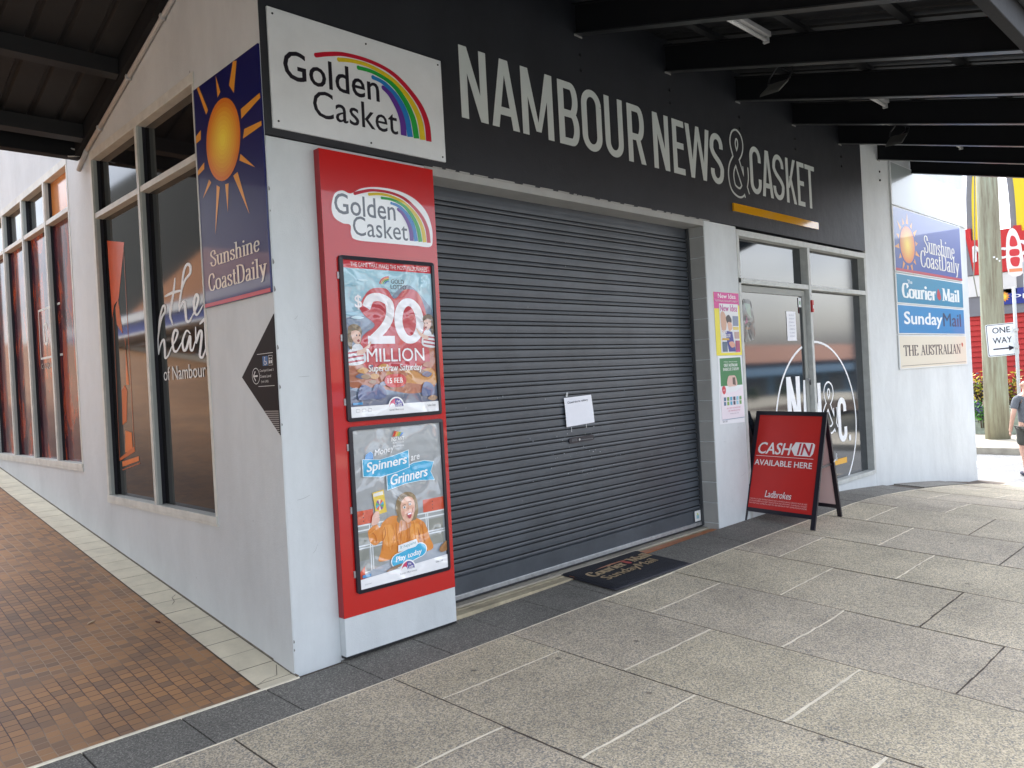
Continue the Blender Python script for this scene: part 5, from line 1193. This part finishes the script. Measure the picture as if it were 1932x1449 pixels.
# ---- A-frame
AF = thing('a_frame_sign', 'red CASH IN sandwich board with a black frame standing by the glass door', 'sign')
def lerp3(a_, b_, t_): return tuple(a_[i] + (b_[i] - a_[i]) * t_ for i in range(3))
topL, topR = Vector((5.44, .015, 1.135)), Vector((5.44, -.735, 1.115))
botL, botR = Vector((5.06, .035, .050)), Vector((5.045, -.728, .018))
rbotL, rbotR = Vector((5.86, .10, .052)), Vector((5.84, -.655, .018))
right = (topR - topL).normalized()
def APL(TL, TR, BL, BR, sgn=1):
    nrm = ((TR - TL).cross(BL - TL)).normalized() * -sgn
    def f(u, v, d):
        L_ = BL + (TL - BL) * v; R_ = BR + (TR - BR) * v
        return tuple(L_ + (R_ - L_) * u + nrm * d)
    return f, nrm
pf, nr = APL(topL, topR, botL, botR)
if nr.x > 0: pf, nr = APL(topL, topR, botL, botR, -1)
p = MB()
fw_ = .042
for (u0, u1, v0, v1) in ((0, fw_/.75, 0, 1), (1 - fw_/.75, 1, 0, 1), (fw_/.75, 1 - fw_/.75, .965, 1), (fw_/.75, 1 - fw_/.75, .085, .12)):
    p.prism([(u0, v0), (u1, v0), (u1, v1), (u0, v1)], pf, -.014, .012, M_blacksteel)
p.build('front_frame', AF)
p = MB(); p.prism([(.045, .11), (.955, .11), (.955, .975), (.045, .975)], pf, -.010, .004, mat('aframe_red', (.50, .018, .014), .35, var=.05)); PB = p.build('front_board', AF)
a = Art(pf, .0045, .0003)
w_ = '#e6e2e2'
def ff(u, v): return u, v
U = lambda px: px
a.text('CASH', .085, .545, .610, .715, w_, .035, .25)
a.aff = None
a.poly([(.565, .668), (.62, .728), (.86, .728), (.885, .715), (.885, .70), (.87, .635), (.84, .610), (.62, .610)], w_)
a.text('IN', .655, .83, .618, .720, '#b82a3a', .04, .25)
a.rect(.075, .885, .588, .5915, w_)
a.text('AVAILABLE HERE', .07, .875, .505, .556, w_, .03)
a.text('Ladbrokes', .28, .64, .225, .285, w_, .025, .2)
fine = ['CASH-IN IS A CASH PAYMENT SERVICE NOT A BANKING SERVICE. SERVICES MUST BE USED', 'BY ITS CUSTOMERS. ACCOUNT TRANSACTIONS AND LIMITS APPLY. IS GAMBLING A PROBLEM', 'FOR YOU? CALL GAMBLING HELP ON 1800 858 858 OR VISIT GAMBLINGHELPONLINE']
for i, s_ in enumerate(fine): a.text(s_, .07, .87, .195 - i*.019, .207 - i*.019, '#e0b8b4')
a.build('board_print', PB)
rf, nr2 = APL(topL, topR, rbotL, rbotR)
if nr2.x < 0: rf, nr2 = APL(topL, topR, rbotL, rbotR, -1)
p = MB()
for (u0, u1, v0, v1) in ((0, fw_/.75, 0, 1), (1 - fw_/.75, 1, 0, 1), (fw_/.75, 1 - fw_/.75, .965, 1), (fw_/.75, 1 - fw_/.75, .085, .12)):
    p.prism([(u0, v0), (u1, v0), (u1, v1), (u0, v1)], rf, -.014, .012, M_blacksteel)
p.build('rear_frame', AF)
p = MB(); p.prism([(.045, .11), (.955, .11), (.955, .975), (.045, .975)], rf, -.008, .004, mat('aframe_back', (.70, .55, .54), .5)); p.build('rear_board', AF)
for u in (.04, .96):
    p = MB(); A_, B_ = Vector(pf(u, .52, -.012)), Vector(rf(u, .52, -.012)); p.bar(A_, B_, .012, .020, M_blacksteel); p.build('spreader_bar', AF)
p = MB(); c_ = Vector(rf(1.0, .56, 0)); p.tube([c_ + Vector((-.04, -.012, -.02)), c_ + Vector((0, -.03, .015)), c_ + Vector((.05, -.012, -.012)), c_ + Vector((.0, .01, .0))], .006, M_panel, 6); p.tube([c_ + Vector((0, -.02, 0)), c_ + Vector((.015, -.02, .06))], .005, M_panel, 6); p.build('cable_tie', AF)
settle(AF)

# ------------------------------------------------------------ far side of the side street
# timber power pole
def noise_mat_pole():
    M = bpy.data.materials.new('weathered_timber'); M.use_nodes = True
    t, b, N, L = nodes(M); g = N('ShaderNodeTexCoord'); mp_ = N('ShaderNodeMapping'); mp_.inputs['Scale'].default_value = (7, 7, .5)
    n = N('ShaderNodeTexNoise'); n.inputs['Scale'].default_value = 1.4; n.inputs['Detail'].default_value = 8; n.inputs['Roughness'].default_value = .7
    r = N('ShaderNodeValToRGB'); e = r.color_ramp.elements; e[0].position = .3; e[0].color = lin('#6b6152'); e[1].position = .68; e[1].color = lin('#9da592'); q = e.new(.5); q.color = lin('#8c8a76')
    L(g.outputs['Object'], mp_.inputs[0]); L(mp_.outputs[0], n.inputs['Vector']); L(n.outputs[0], r.inputs[0]); L(r.outputs[0], b.inputs['Base Color']); b.inputs['Roughness'].default_value = .9
    bp = N('ShaderNodeBump'); bp.inputs['Strength'].default_value = .5; L(n.outputs[0], bp.inputs['Height']); L(bp.outputs[0], b.inputs['Normal'])
    return M
T = thing('power_pole', 'thick weathered timber power pole at the far kerb', 'pole')
p = MB(); p.tube([(20.70, 1.56, -.60), (20.71, 1.555, 1.5), (20.73, 1.54, 4), (20.76, 1.50, 9.5)], [.285, .27, .255, .225], noise_mat_pole(), 20); p.build('pole_shaft', T, smooth=True)
p = MB(); p.tube([(20.47, 1.72, 8.2), (20.47, 1.73, 6.2), (20.46, 1.80, 4.4), (20.45, 1.86, 3.6), (20.45, 1.80, 3.1)], .014, mat('cable', (.20, .2, .16), .6), 6); p.build('cable', T)
p = MB(); a_ = Vector((20.7, 1.55, 4.0)); p.box(20.44, 20.452, 1.36, 1.40, 4.03, 4.07, M_panel); p.box(20.445, 20.457, 1.30, 1.34, 3.98, 4.02, M_panel); p.box(20.45, 20.462, 1.25, 1.28, 3.92, 3.96, M_panel); p.build('number_tag', T)
settle(T)
# one way sign on a post
M_pg = mat('post_galv', (.45, .47, .46), .5)
T = thing('one_way_sign', 'white ONE WAY sign with an arrow on a slim grey post', 'sign')
p = MB(); p.tube([(19.15, .70, -.58), (19.15, .70, 3.15)], .038, M_pg, 12); p.build('post', T, smooth=True)
# sign plane faces the camera side: spanned by u (to the right in view) and v
sc_ = Vector((19.10, .975, 1.937)); ru = Vector((.50, -.866, .045)).normalized(); rn = Vector((-.866, -.5, 0)).normalized(); rv = rn.cross(ru) * -1
if rv.z < 0: rv = -rv
def OWP(u, v, d): return tuple(sc_ + ru * u + rv * v + rn * d)
def rrect(w, h, r_): return ell(w-r_, h-r_, r_, r_, 0, 90, 5) + ell(-w+r_, h-r_, r_, r_, 90, 180, 5) + ell(-w+r_, -h+r_, r_, r_, 180, 270, 5) + ell(w-r_, -h+r_, r_, r_, 270, 360, 5)
p = MB(); p.prism(rrect(.33, .385, .04), OWP, -.004, 0, M_panel); bd = p.build('sign_board', T)
a = Art(OWP, .001, .001); a.poly(rrect(.315, .37, .03), '#1c1a2c'); a.poly(rrect(.300, .355, .025), '#e4e7ea')
a.text('ONE', -.19, .18, .16, .30, '#1c1a2c', .015); a.text('WAY', -.20, .20, -.08, .06, '#1c1a2c', .015)
a.rect(-.21, .16, -.225, -.195, '#1c1a2c'); a.poly([(.12, -.15), (.255, -.21), (.12, -.27)], '#1c1a2c'); a.build('board_print', bd)
for zz_ in (1.75, 2.15): p = MB(); p.box(19.08, 19.19, .655, .745, zz_ - .03, zz_ + .03, M_pg); p.build('clamp', T)
settle(T)
# red and white banner flag further up beyond
T = thing('lollipop_banner', 'red and white oblong banner on a tall thin pole before the red restaurant', 'sign')
p = MB(); p.tube([(20.1, .62, -.58), (20.1, .66, 3.8)], .045, M_pg, 10); p.build('post', T, smooth=True)
def BN(u, v, d): return (19.98 + u * .5 - d, .86 - u * .86, v)
p = MB(); p.prism(spline([(-.12, 3.55), (-.14, 4.3), (-.05, 4.62), (.08, 4.58), (.18, 4.2), (.20, 3.55)], 4, True), BN, -.02, 0, mat('banner_white', (.75, .68, .66), .5)); p.build('banner', T)
a = Art(BN, .001, .001); a.blob([(-.06, 4.22), (-.03, 4.45), (.06, 4.42), (.10, 4.22)], '#c22a30'); a.blob([(-.06, 3.98), (-.06, 4.12), (.12, 4.12), (.12, 3.98)], '#c22a30'); a.blob([(-.03, 3.74), (-.06, 3.92), (.13, 3.92), (.10, 3.72)], '#c22a30'); a.rect(-.10, .18, 3.58, 3.66, '#d8855a'); a.build('banner_print', T); settle(T)

# red restaurant
RB = thing('restaurant_building', 'red restaurant with yellow arches and white lettering beyond the street', 'building')
Mr = mat('red_boards', (.50, .025, .02), .6, var=.08, vscale=.6); Mg = mat('grey_parapet', (.20, .20, .22), .6); Mrs = mat('red_sign_face', (.55, .02, .02), .35); My = mat('yellow_arch', (.80, .58, .01), .4)
p = MB(); z_ = -.55
while z_ < 3.0:
    p.hexa([(29.5, -5, z_), (40, -5, z_), (40, 6, z_), (29.5, 6, z_), (29.54, -5, z_ + .185), (40, -5, z_ + .185), (40, 6, z_ + .185), (29.54, 6, z_ + .185)], Mr); z_ += .19
p.build('wall', RB)
p = MB(); p.box(29.45, 40, -5, 4.43, 3.0, 4.46, Mg); p.box(29.5, 40, 4.43, 6, 3.0, 4.3, Mg); p.build('parapet', RB)
p = MB(); p.box(29.40, 29.448, 2.9, 4.42, 3.70, 4.45, mat('cream_panel', (.72, .70, .68), .6)); p.build('light_panel', RB)
F29 = lambda d0: (lambda u, v, d: (d0 - d, -u, v))
p = MB(); p.prism([(-4.43, 6.15), (-4.22, 6.15), (-4.22, 5.72), (-3.95, 5.70), (-3.90, 5.95), (-2.9, 5.95), (-2.9, 6.02), (-2.68, 6.0), (-2.66, 5.80), (1.0, 5.8), (1.0, 4.45), (-4.18, 4.47)], F29(29.35), -.25, 0, Mrs); p.build('sign_face', RB)
p = MB(); p.prism([(-4.43, 6.13), (-4.43, 4.46), (-4.20, 4.48)], F29(29.36), -.3, .0, Mg); p.build('sign_return', RB)
def arch(u0, zb, H_, Wd, d):
    P = []; n_ = 28
    for i in range(n_ + 1):
        ang = math.pi * (1 - i / n_); P.append((u0 + Wd / 2 + math.cos(ang) * Wd / 2, zb + (math.sin(ang) ** .62) * H_))
    for (name, M, du, dd, th, tk) in (('arch_return', Mg, -.20, d + .06, .36, .10), ('arch', My, 0, d, .36, .05)):
        q = MB()
        for i in range(n_):
            (a0, b0), (a1, b1) = P[i], P[i + 1]
            def off(k):
                j0, j1 = P[max(k-1, 0)], P[min(k+1, n_)]; dx, dy = j1[0]-j0[0], j1[1]-j0[1]; l = math.hypot(dx, dy); return (dy/l, -dx/l)
            o0, o1 = off(i), off(i + 1)
            Q = [(a0, b0), (a1, b1), (a1 + o1[0]*th, b1 + o1[1]*th), (a0 + o0[0]*th, b0 + o0[1]*th)]
            q.prism([(x + du, y) for x, y in Q], F29(dd), -tk, 0, M)
        q.build(name, RB)
arch(-4.17, 5.70, 3.9, 1.72, 29.42); arch(-2.82, 5.70, 3.9, 1.72, 29.62)
a = Art(F29(29.35), .03, .01); a.text("McDonald's", -4.16, .1, 4.92, 5.52, '#e9e4e6', .05); a.build('lettering', RB)
a = Art(F29(29.44), .03, .01); a.rect(-3.48, .5, 3.32, 3.86, '#20308c'); a.poly([(-3.45 + .0, 3.58)] and [( -3.30 + math.cos(R(k*15)) * (.19 if k % 2 else .13), 3.60 + math.sin(R(k*15)) * (.19 if k % 2 else .13)) for k in range(24)], '#e89a3c'); a.poly(ell(-3.30, 3.60, .09, .09), '#f2d24a')
a.text('open 24 hours', -3.05, .3, 3.48, 3.70, '#e6e8ee', .03); a.build('blue_banner', RB)
# garden behind a low rock wall
T = MB(); Mrk = mat('rock', '#8d9689', .9, bump=1, bscale=5, var=.4, vscale=4)
y_ = -3.0
while y_ < 5:
    l = rnd.uniform(.3, .6); T.hexa([(22.0, y_, -.6), (22.6, y_, -.6), (22.6, y_+l, -.6), (22.0, y_+l, -.6), (22.05, y_+.03, rnd.uniform(.02, .22)), (22.6, y_+.03, .2), (22.6, y_+l-.03, .2), (22.05, y_+l-.03, rnd.uniform(.02, .22))], Mrk); y_ += l
tag(T.build('rock_wall', bevel=.05), 'low grey rock retaining wall below the garden by the red restaurant', 'wall')
struct(sheet('garden_bed', fr(22.5, 29.5, 2), fr(-10, 8, 2), lambda x, y: .1, mat('mulch', '#4a3a2c', .95, bump=1, bscale=20)))
def plant(name, lab, x, y, z, h, spread, cols, n, leafL, leafW, up=.4, grp=None):
    q = MB(); r_ = random.Random(int(x*100 + y*37 + h*10)); ms = [mat('leaf', c, .5, var=.2, vscale=6) for c in cols]
    ro = thing(name, lab, 'plant', grp); st = MB(); Ms = mat('stem', '#4a4030', .8)
    tips = []
    for i in range(max(4, n // 40)):
        an = r_.uniform(0, 6.28); rr_ = spread * r_.uniform(.1, .8); tp = Vector((x + math.cos(an)*rr_, y + math.sin(an)*rr_, z + h * r_.uniform(.45, .95))); tips.append(tp)
        st.tube([(x + math.cos(an)*.05, y + math.sin(an)*.05, z - .05), (Vector((x, y, z)) * .4 + tp * .6), tp], [.02, .014, .006], Ms, 5)
    for i in range(n):
        tp = r_.choice(tips); base = Vector((x, y, z)) * (1 - (f := r_.uniform(.35, 1))) + tp * f
        base += Vector((r_.gauss(0, spread*.12), r_.gauss(0, spread*.12), r_.gauss(0, h*.06)))
        d = Vector((r_.gauss(0, 1), r_.gauss(0, 1), r_.gauss(up, .5))).normalized(); sd_ = d.cross(Vector((r_.gauss(0, 1), r_.gauss(0, 1), r_.gauss(0, 1)))).normalized()
        l = leafL * r_.uniform(.6, 1.2); w2 = leafW * r_.uniform(.7, 1.2)
        nn = sd_.cross(d) * (-.18 * l)
        q.face([base, base + d*l*.45 + sd_*w2, base + d*l + nn, base + d*l*.45 - sd_*w2], r_.choice(ms))
    q.build('leaves', ro); st.build('stem', ro); settle(ro)
gp = 'garden plants in front of the red restaurant'
plant('croton_shrub', 'yellow and purple croton shrub beside the timber pole', 22.9, 2.55, .1, 1.15, .55, ['#c9b23a', '#5a3a52', '#7a8a2c', '#3f3350', '#d8c860'], 420, .16, .03, grp=gp)
plant('croton_shrub', 'yellow-green croton shrub half behind the timber pole', 22.95, 1.85, .1, 1.1, .5, ['#d0bc4a', '#8a9a34', '#b08a3a', '#6a3a40'], 360, .16, .03, grp=gp)
plant('fern', 'bright green ferny plant spilling over the rock wall', 22.05, 2.25, -.35, .75, .40, ['#4d8a2c', '#6aa83a', '#3a6a28', '#514a7a'], 320, .18, .03, .7, gp)
plant('cordyline', 'dark red spiky cordyline below the ONE WAY sign', 23.4, .95, .1, 1.5, .45, ['#6a1a24', '#8a2a34', '#4a1420', '#a85a5a'], 240, .42, .025, .9, gp)
plant('cordyline', 'dark red spiky cordyline behind the walking man', 23.3, .1, .1, 1.5, .45, ['#6a1a24', '#8a2a34', '#4a1420', '#a85a5a'], 220, .42, .025, .9, gp)
plant('shrub', 'brown-green shrub between the timber pole and the walking man', 22.9, 1.05, .1, .8, .45, ['#6a6a3a', '#7a5a44', '#4a5a2c', '#8a7a5a'], 320, .12, .03, .4, gp)

# ------------------------------------------------------------ walking man
def skin_obj(name, verts, edges, rads, M, parent, lvl=2, root=0):
    me = bpy.data.meshes.new(name); me.from_pydata(verts, edges, []); o = bpy.data.objects.new(name, me); COL.objects.link(o)
    sk = o.modifiers.new('skin', 'SKIN'); sk.use_smooth_shade = True
    for i, r_ in enumerate(rads):
        me.skin_vertices[0].data[i].radius = (r_, r_) if not isinstance(r_, tuple) else r_
    me.skin_vertices[0].data[root].use_root = True
    ss = o.modifiers.new('s', 'SUBSURF'); ss.levels = lvl; ss.render_levels = lvl
    dg = bpy.context.evaluated_depsgraph_get(); dg.update()
    m2 = bpy.data.meshes.new_from_object(o.evaluated_get(dg)); m2.name = name
    bpy.data.objects.remove(o); m2.materials.clear(); m2.materials.append(M)
    for pl_ in m2.polygons: pl_.use_smooth = True
    o = bpy.data.objects.new(name, m2); COL.objects.link(o); o.parent = parent
    return o
MAN = thing('person', 'bald man in grey t-shirt and dark shorts walking away across the side street', 'person', None)
# local frame: f = walking direction, s = his right, origin at ground
mx_, my_, mz_ = 15.02, -.36, -.72
fwd = Vector((.80, .60, 0)).normalized(); rgt = Vector((fwd.y, -fwd.x, 0))
def P_(s_, f_, z_): v = Vector((mx_, my_, mz_)) + rgt * s_ + fwd * f_; return (v.x, v.y, mz_ + z_)
Msk = mat('skin', (.56, .33, .25), .5, var=.06, vscale=9); Msh = mat('grey_tshirt', (.11, .12, .14), .9, var=.15, vscale=12, bump=.4, bscale=18); Mst = mat('dark_shorts', (.07, .07, .062), .9, bump=.3, bscale=20); Mso = mat('shoe', (.02, .02, .05), .7)
V = [P_(0,0,.98), P_(0,.01,1.18), P_(0,.02,1.36), P_(0,.02,1.50), P_(0,.03,1.60), P_(0,.05,1.71), P_(0,.045,1.80),      # 0-6 spine, neck, head
     P_(-.10,0,.94), P_(-.11,.06,.52), P_(-.11,-.06,.12), P_(-.11,-.02,.06), P_(-.11,.10,.04),                         # left leg 7-11 (standing)
     P_(.10,0,.94), P_(.11,-.02,.52), P_(.11,-.36,.26), P_(.11,-.42,.20), P_(.11,-.40,.08),                             # right leg 12-16 trailing, foot lifted
     P_(-.20,.02,1.46), P_(-.29,-.05,1.17), P_(-.30,.04,.92), P_(-.30,.06,.84),                                       # left arm 17-20
     P_(.20,.02,1.46), P_(.28,.0,1.17), P_(.29,.14,.95), P_(.29,.17,.87)]                                            # right arm 21-24
Ed = [(0,1),(1,2),(2,3),(3,4),(4,5),(5,6),(0,7),(7,8),(8,9),(9,10),(10,11),(0,12),(12,13),(13,14),(14,15),(15,16),(3,17),(17,18),(18,19),(19,20),(3,21),(21,22),(22,23),(23,24)]
Rd = [(.16,.13),(.15,.12),(.18,.12),(.13,.09),.058,.098,.072,.095,.058,.04,.042,.03,.095,.058,.04,.042,.03,.062,.045,.032,.036,.062,.045,.032,.036]
skin_obj('body', V, Ed, Rd, Msk, MAN)
sV = [P_(0,0,.93), P_(0,.01,1.12), P_(0,.02,1.34), P_(0,.02,1.475), P_(-.20,.02,1.455), P_(-.265,-.03,1.24), P_(.20,.02,1.455), P_(.262,.0,1.24)]
skin_obj('shirt', sV, [(0,1),(1,2),(2,3),(3,4),(4,5),(3,6),(6,7)], [(.195,.155),(.185,.15),(.205,.145),(.12,.09),.082,.068,.082,.068], Msh, MAN)
hV = [P_(0,0,.96), P_(-.10,.01,.86), P_(-.11,.05,.56), P_(.10,.0,.86), P_(.11,-.01,.56)]
skin_obj('shorts', hV, [(0,1),(1,2),(0,3),(3,4)], [(.18,.14),.125,.10,.125,.10], Mst, MAN)
def shoe(P, nm='shoe'):
    skin_obj(nm, P, [(0,1),(1,2)], [.045,.05,.038], Mso, MAN)
shoe([P_(-.11,-.09,.055), P_(-.11,.03,.05), P_(-.11,.15,.045)]); shoe([P_(.11,-.47,.24), P_(.11,-.44,.13), P_(.11,-.42,.03)])
# ears, hands' fingers, glasses arm
for s_ in (-1, 1):
    q = MB(); q.tube([P_(.088*s_,.03,1.68), P_(.108*s_,.02,1.715), P_(.10*s_,.03,1.745)], [.012,.018,.012], Msk, 8); q.build('ear', MAN, smooth=True)
q = MB()
for s_ in (-1, 1): q.tube([P_(.097*s_,.02,1.735), P_(.092*s_,.10,1.735), P_(.06*s_,.15,1.73)], .005, M_dark, 6)
q.tube([P_(-.06,.15,1.73), P_(.06,.15,1.73)], .005, M_dark, 6); q.build('glasses', MAN)
for (bs_, bf, bz, sg) in ((-.30,.06,.84,-1), (.29,.17,.87,1)):
    q = MB()
    for k, (l, o_) in enumerate(((.075,-.024),(.085,-.008),(.08,.008),(.065,.022))):
        q.tube([P_(bs_ + .004*sg, bf + o_, bz - .01), P_(bs_ + .006*sg, bf + o_ + .01, bz - l*.6), P_(bs_ - .004*sg, bf + o_ + .022, bz - l)], [.011,.010,.007], Msk, 6)
    q.tube([P_(bs_ - .01*sg, bf + .03, bz + .01), P_(bs_ - .015*sg, bf + .055, bz - .03)], [.012,.009], Msk, 6)
    q.build('fingers', MAN, smooth=True)
q = MB(); 
for z0_ in (1.505,): q.tube([tuple(Vector(P_(math.cos(t_)*.078, .025 + math.sin(t_)*.072, z0_))) for t_ in [i*math.pi/8 for i in range(17)]], .012, mat('collar', (.04, .04, .05), .9), 6)
q.build('collar', MAN)
settle(MAN)

# cream lamp fitting outboard of the awning (top right)
T = thing('street_lamp', 'cream curved lamp fitting glimpsed beyond the awning edge at the top right', 'street lamp')
p = MB(); c0 = Vector(CP) + Vector((1721, 377.3, 631.7)).normalized() * 9.0
Mcr = mat('cream_enamel', (.52, .48, .36), .5)
p.tube([c0 + Vector((0, 0, .9)), c0 + Vector((0, 0, .42)), c0 + Vector((0, 0, .12)), c0 + Vector((0, 0, -.02)), c0 + Vector((0, 0, -.06))], [.05, .10, .30, .33, .30], Mcr, 20); p.build('lamp_shade', T, smooth=True)
p = MB(); p.tube([c0 + Vector((0, 0, -.06)), c0 + Vector((0, 0, -.10)), c0 + Vector((0, 0, -.16))], [.26, .22, .08], mat('lamp_bowl', (.8, .8, .78), .3), 16); p.build('lamp_bowl', T, smooth=True)
p = MB(); p.tube([c0 + Vector((0, 0, .88)), c0 + Vector((.5, -1.2, 1.2)), c0 + Vector((.9, -2.6, .9)), (c0.x + .95, c0.y - 2.75, -.3)], .05, Mcr, 10); p.build('arm', T, smooth=True)
settle(T)

# ------------------------------------------------------------ surroundings that show in the glass
def plain_building(name, lab, x0, x1, y0, y1, z0, z1, c, band=None, roof=None, openings=None, face='x'):
    T = thing(name, lab, 'building')
    p = MB(); p.box(x0, x1, y0, y1, z0, z1, mat('wall_' + name, c, .8, bump=.2, bscale=10, var=.12, vscale=.8)); p.build('wall', T)
    return T
# west side of the lane: orange gabled shop
LB = plain_building('orange_shop', 'orange rendered gabled shop across the lane', -14, -10, 7, 36, 0, 5.3, (.45, .20, .10))
p = MB(); My_ = mat('gable_orange', (.50, .24, .12), .8)
for (ya, yb, pk) in ((15.5, 33, 7.1),):
    p.prism([(-yb, 5.3), (-ya, 5.3), (-(ya+yb)/2, pk)], LEFT(-9.9) if False else (lambda u, v, d: (-10.0 + d, -u, v)), -4, 0, My_)
p.build('gable', LB)
p = MB(); p.box(-10, -8.6, 7, 36, 4.2, 5.0, mat('shop_fascia_blue', (.05, .07, .25), .5)); p.box(-8.6, -8.5, 7, 36, 4.65, 4.95, M_panel); p.box(-10, -8.4, 7, 36, 4.10, 4.18, M_panel); p.build('awning_fascia', LB)
p = MB()
for k in range(6): p.box(-9.99, -9.93, 7.6 + k*3.7, 10.6 + k*3.7, 1.6 + .4*k, 4.2, M_dark)
p.build('shopfront', LB)
for k in range(4):
    p = MB(); p.box(-9.2, -9.15, 6 + k*6, 11.6 + k*6, 1.55 + k*.75, 1.62 + k*.75, M_panel); p.build('hand_rail', LB)
settle(LB)
p = MB(); p.hexa([(-9.1, 0, -.1), (-8.9, 0, -.1), (-8.9, 30, 3.65), (-9.1, 30, 3.65), (-9.1, 0, .16), (-8.9, 0, .16), (-8.9, 30, 3.92), (-9.1, 30, 3.92)], M_conc); struct(p.build('lane_kerb'))
TB = plain_building('dark_reflection_block', 'unseen tall dark block added behind the lane shops to darken the window reflections', -40, -14.5, 9, 60, 0, 15, (.035, .038, .035)); settle(TB)  # added dark mass so the side windows mirror less bright sky
GB = plain_building('sign_reflection_block', 'unseen grey block added beyond the side street to darken the sign reflections', 32, 44, -9.5, -5.3, -1.4, 6.6, (.16, .17, .18)); settle(GB)  # added block that keeps bright sky out of the glossy newspaper signs
CB = plain_building('corner_office', 'grey office across the lane at the street corner', -22, -10, -3, 6.6, -.2, 4, (.30, .29, .28)); settle(CB)
# opposite side of the street to the south
NB = plain_building('terrace_shop', 'long low shop with a terracotta roof across the street', 6, 80, -33, -26, -1.4, 2.0, (.10, .22, .34))
p = MB(); p.prism([(-33.6, 1.9), (-25.0, 1.9), (-29.3, 3.5)], lambda u, v, d: (6 + d, u, v), -.3, 74.3, mat('terracotta', (.30, .15, .10), .8, var=.2, vscale=2)); p.build('roof', NB)
p = MB(); p.box(6, 80, -26, -24.8, .9, 1.5, mat('awning_blue', (.12, .22, .34), .5)); p.build('awning', NB)
p = MB()
for k in range(14): p.box(7 + k*5, 11 + k*5, -25.99, -25.93, -.9, .8, M_dark)
p.build('shopfront', NB); settle(NB)
for i in range(9):
    plant('hedge_bush', 'round green bush, number %s along the kerb across the street' % ['one','two','three','four','five','six','seven','eight','nine'][i], 12 + i*5, -22.5, -.8, 1.1, .8, ['#3d5a24', '#54702c', '#2c4420'], 200, .22, .07, .4, 'bushes across the street')
struct(sheet('south_footpath', fr(-60, 60, 4), fr(-40, -14, 2), lambda x, y: -.75, mat('concrete_path', '#a8a294', .9, bump=.3, bscale=40, var=.2, vscale=1)))
settle(AW); settle(LC); settle(RB); settle(B)
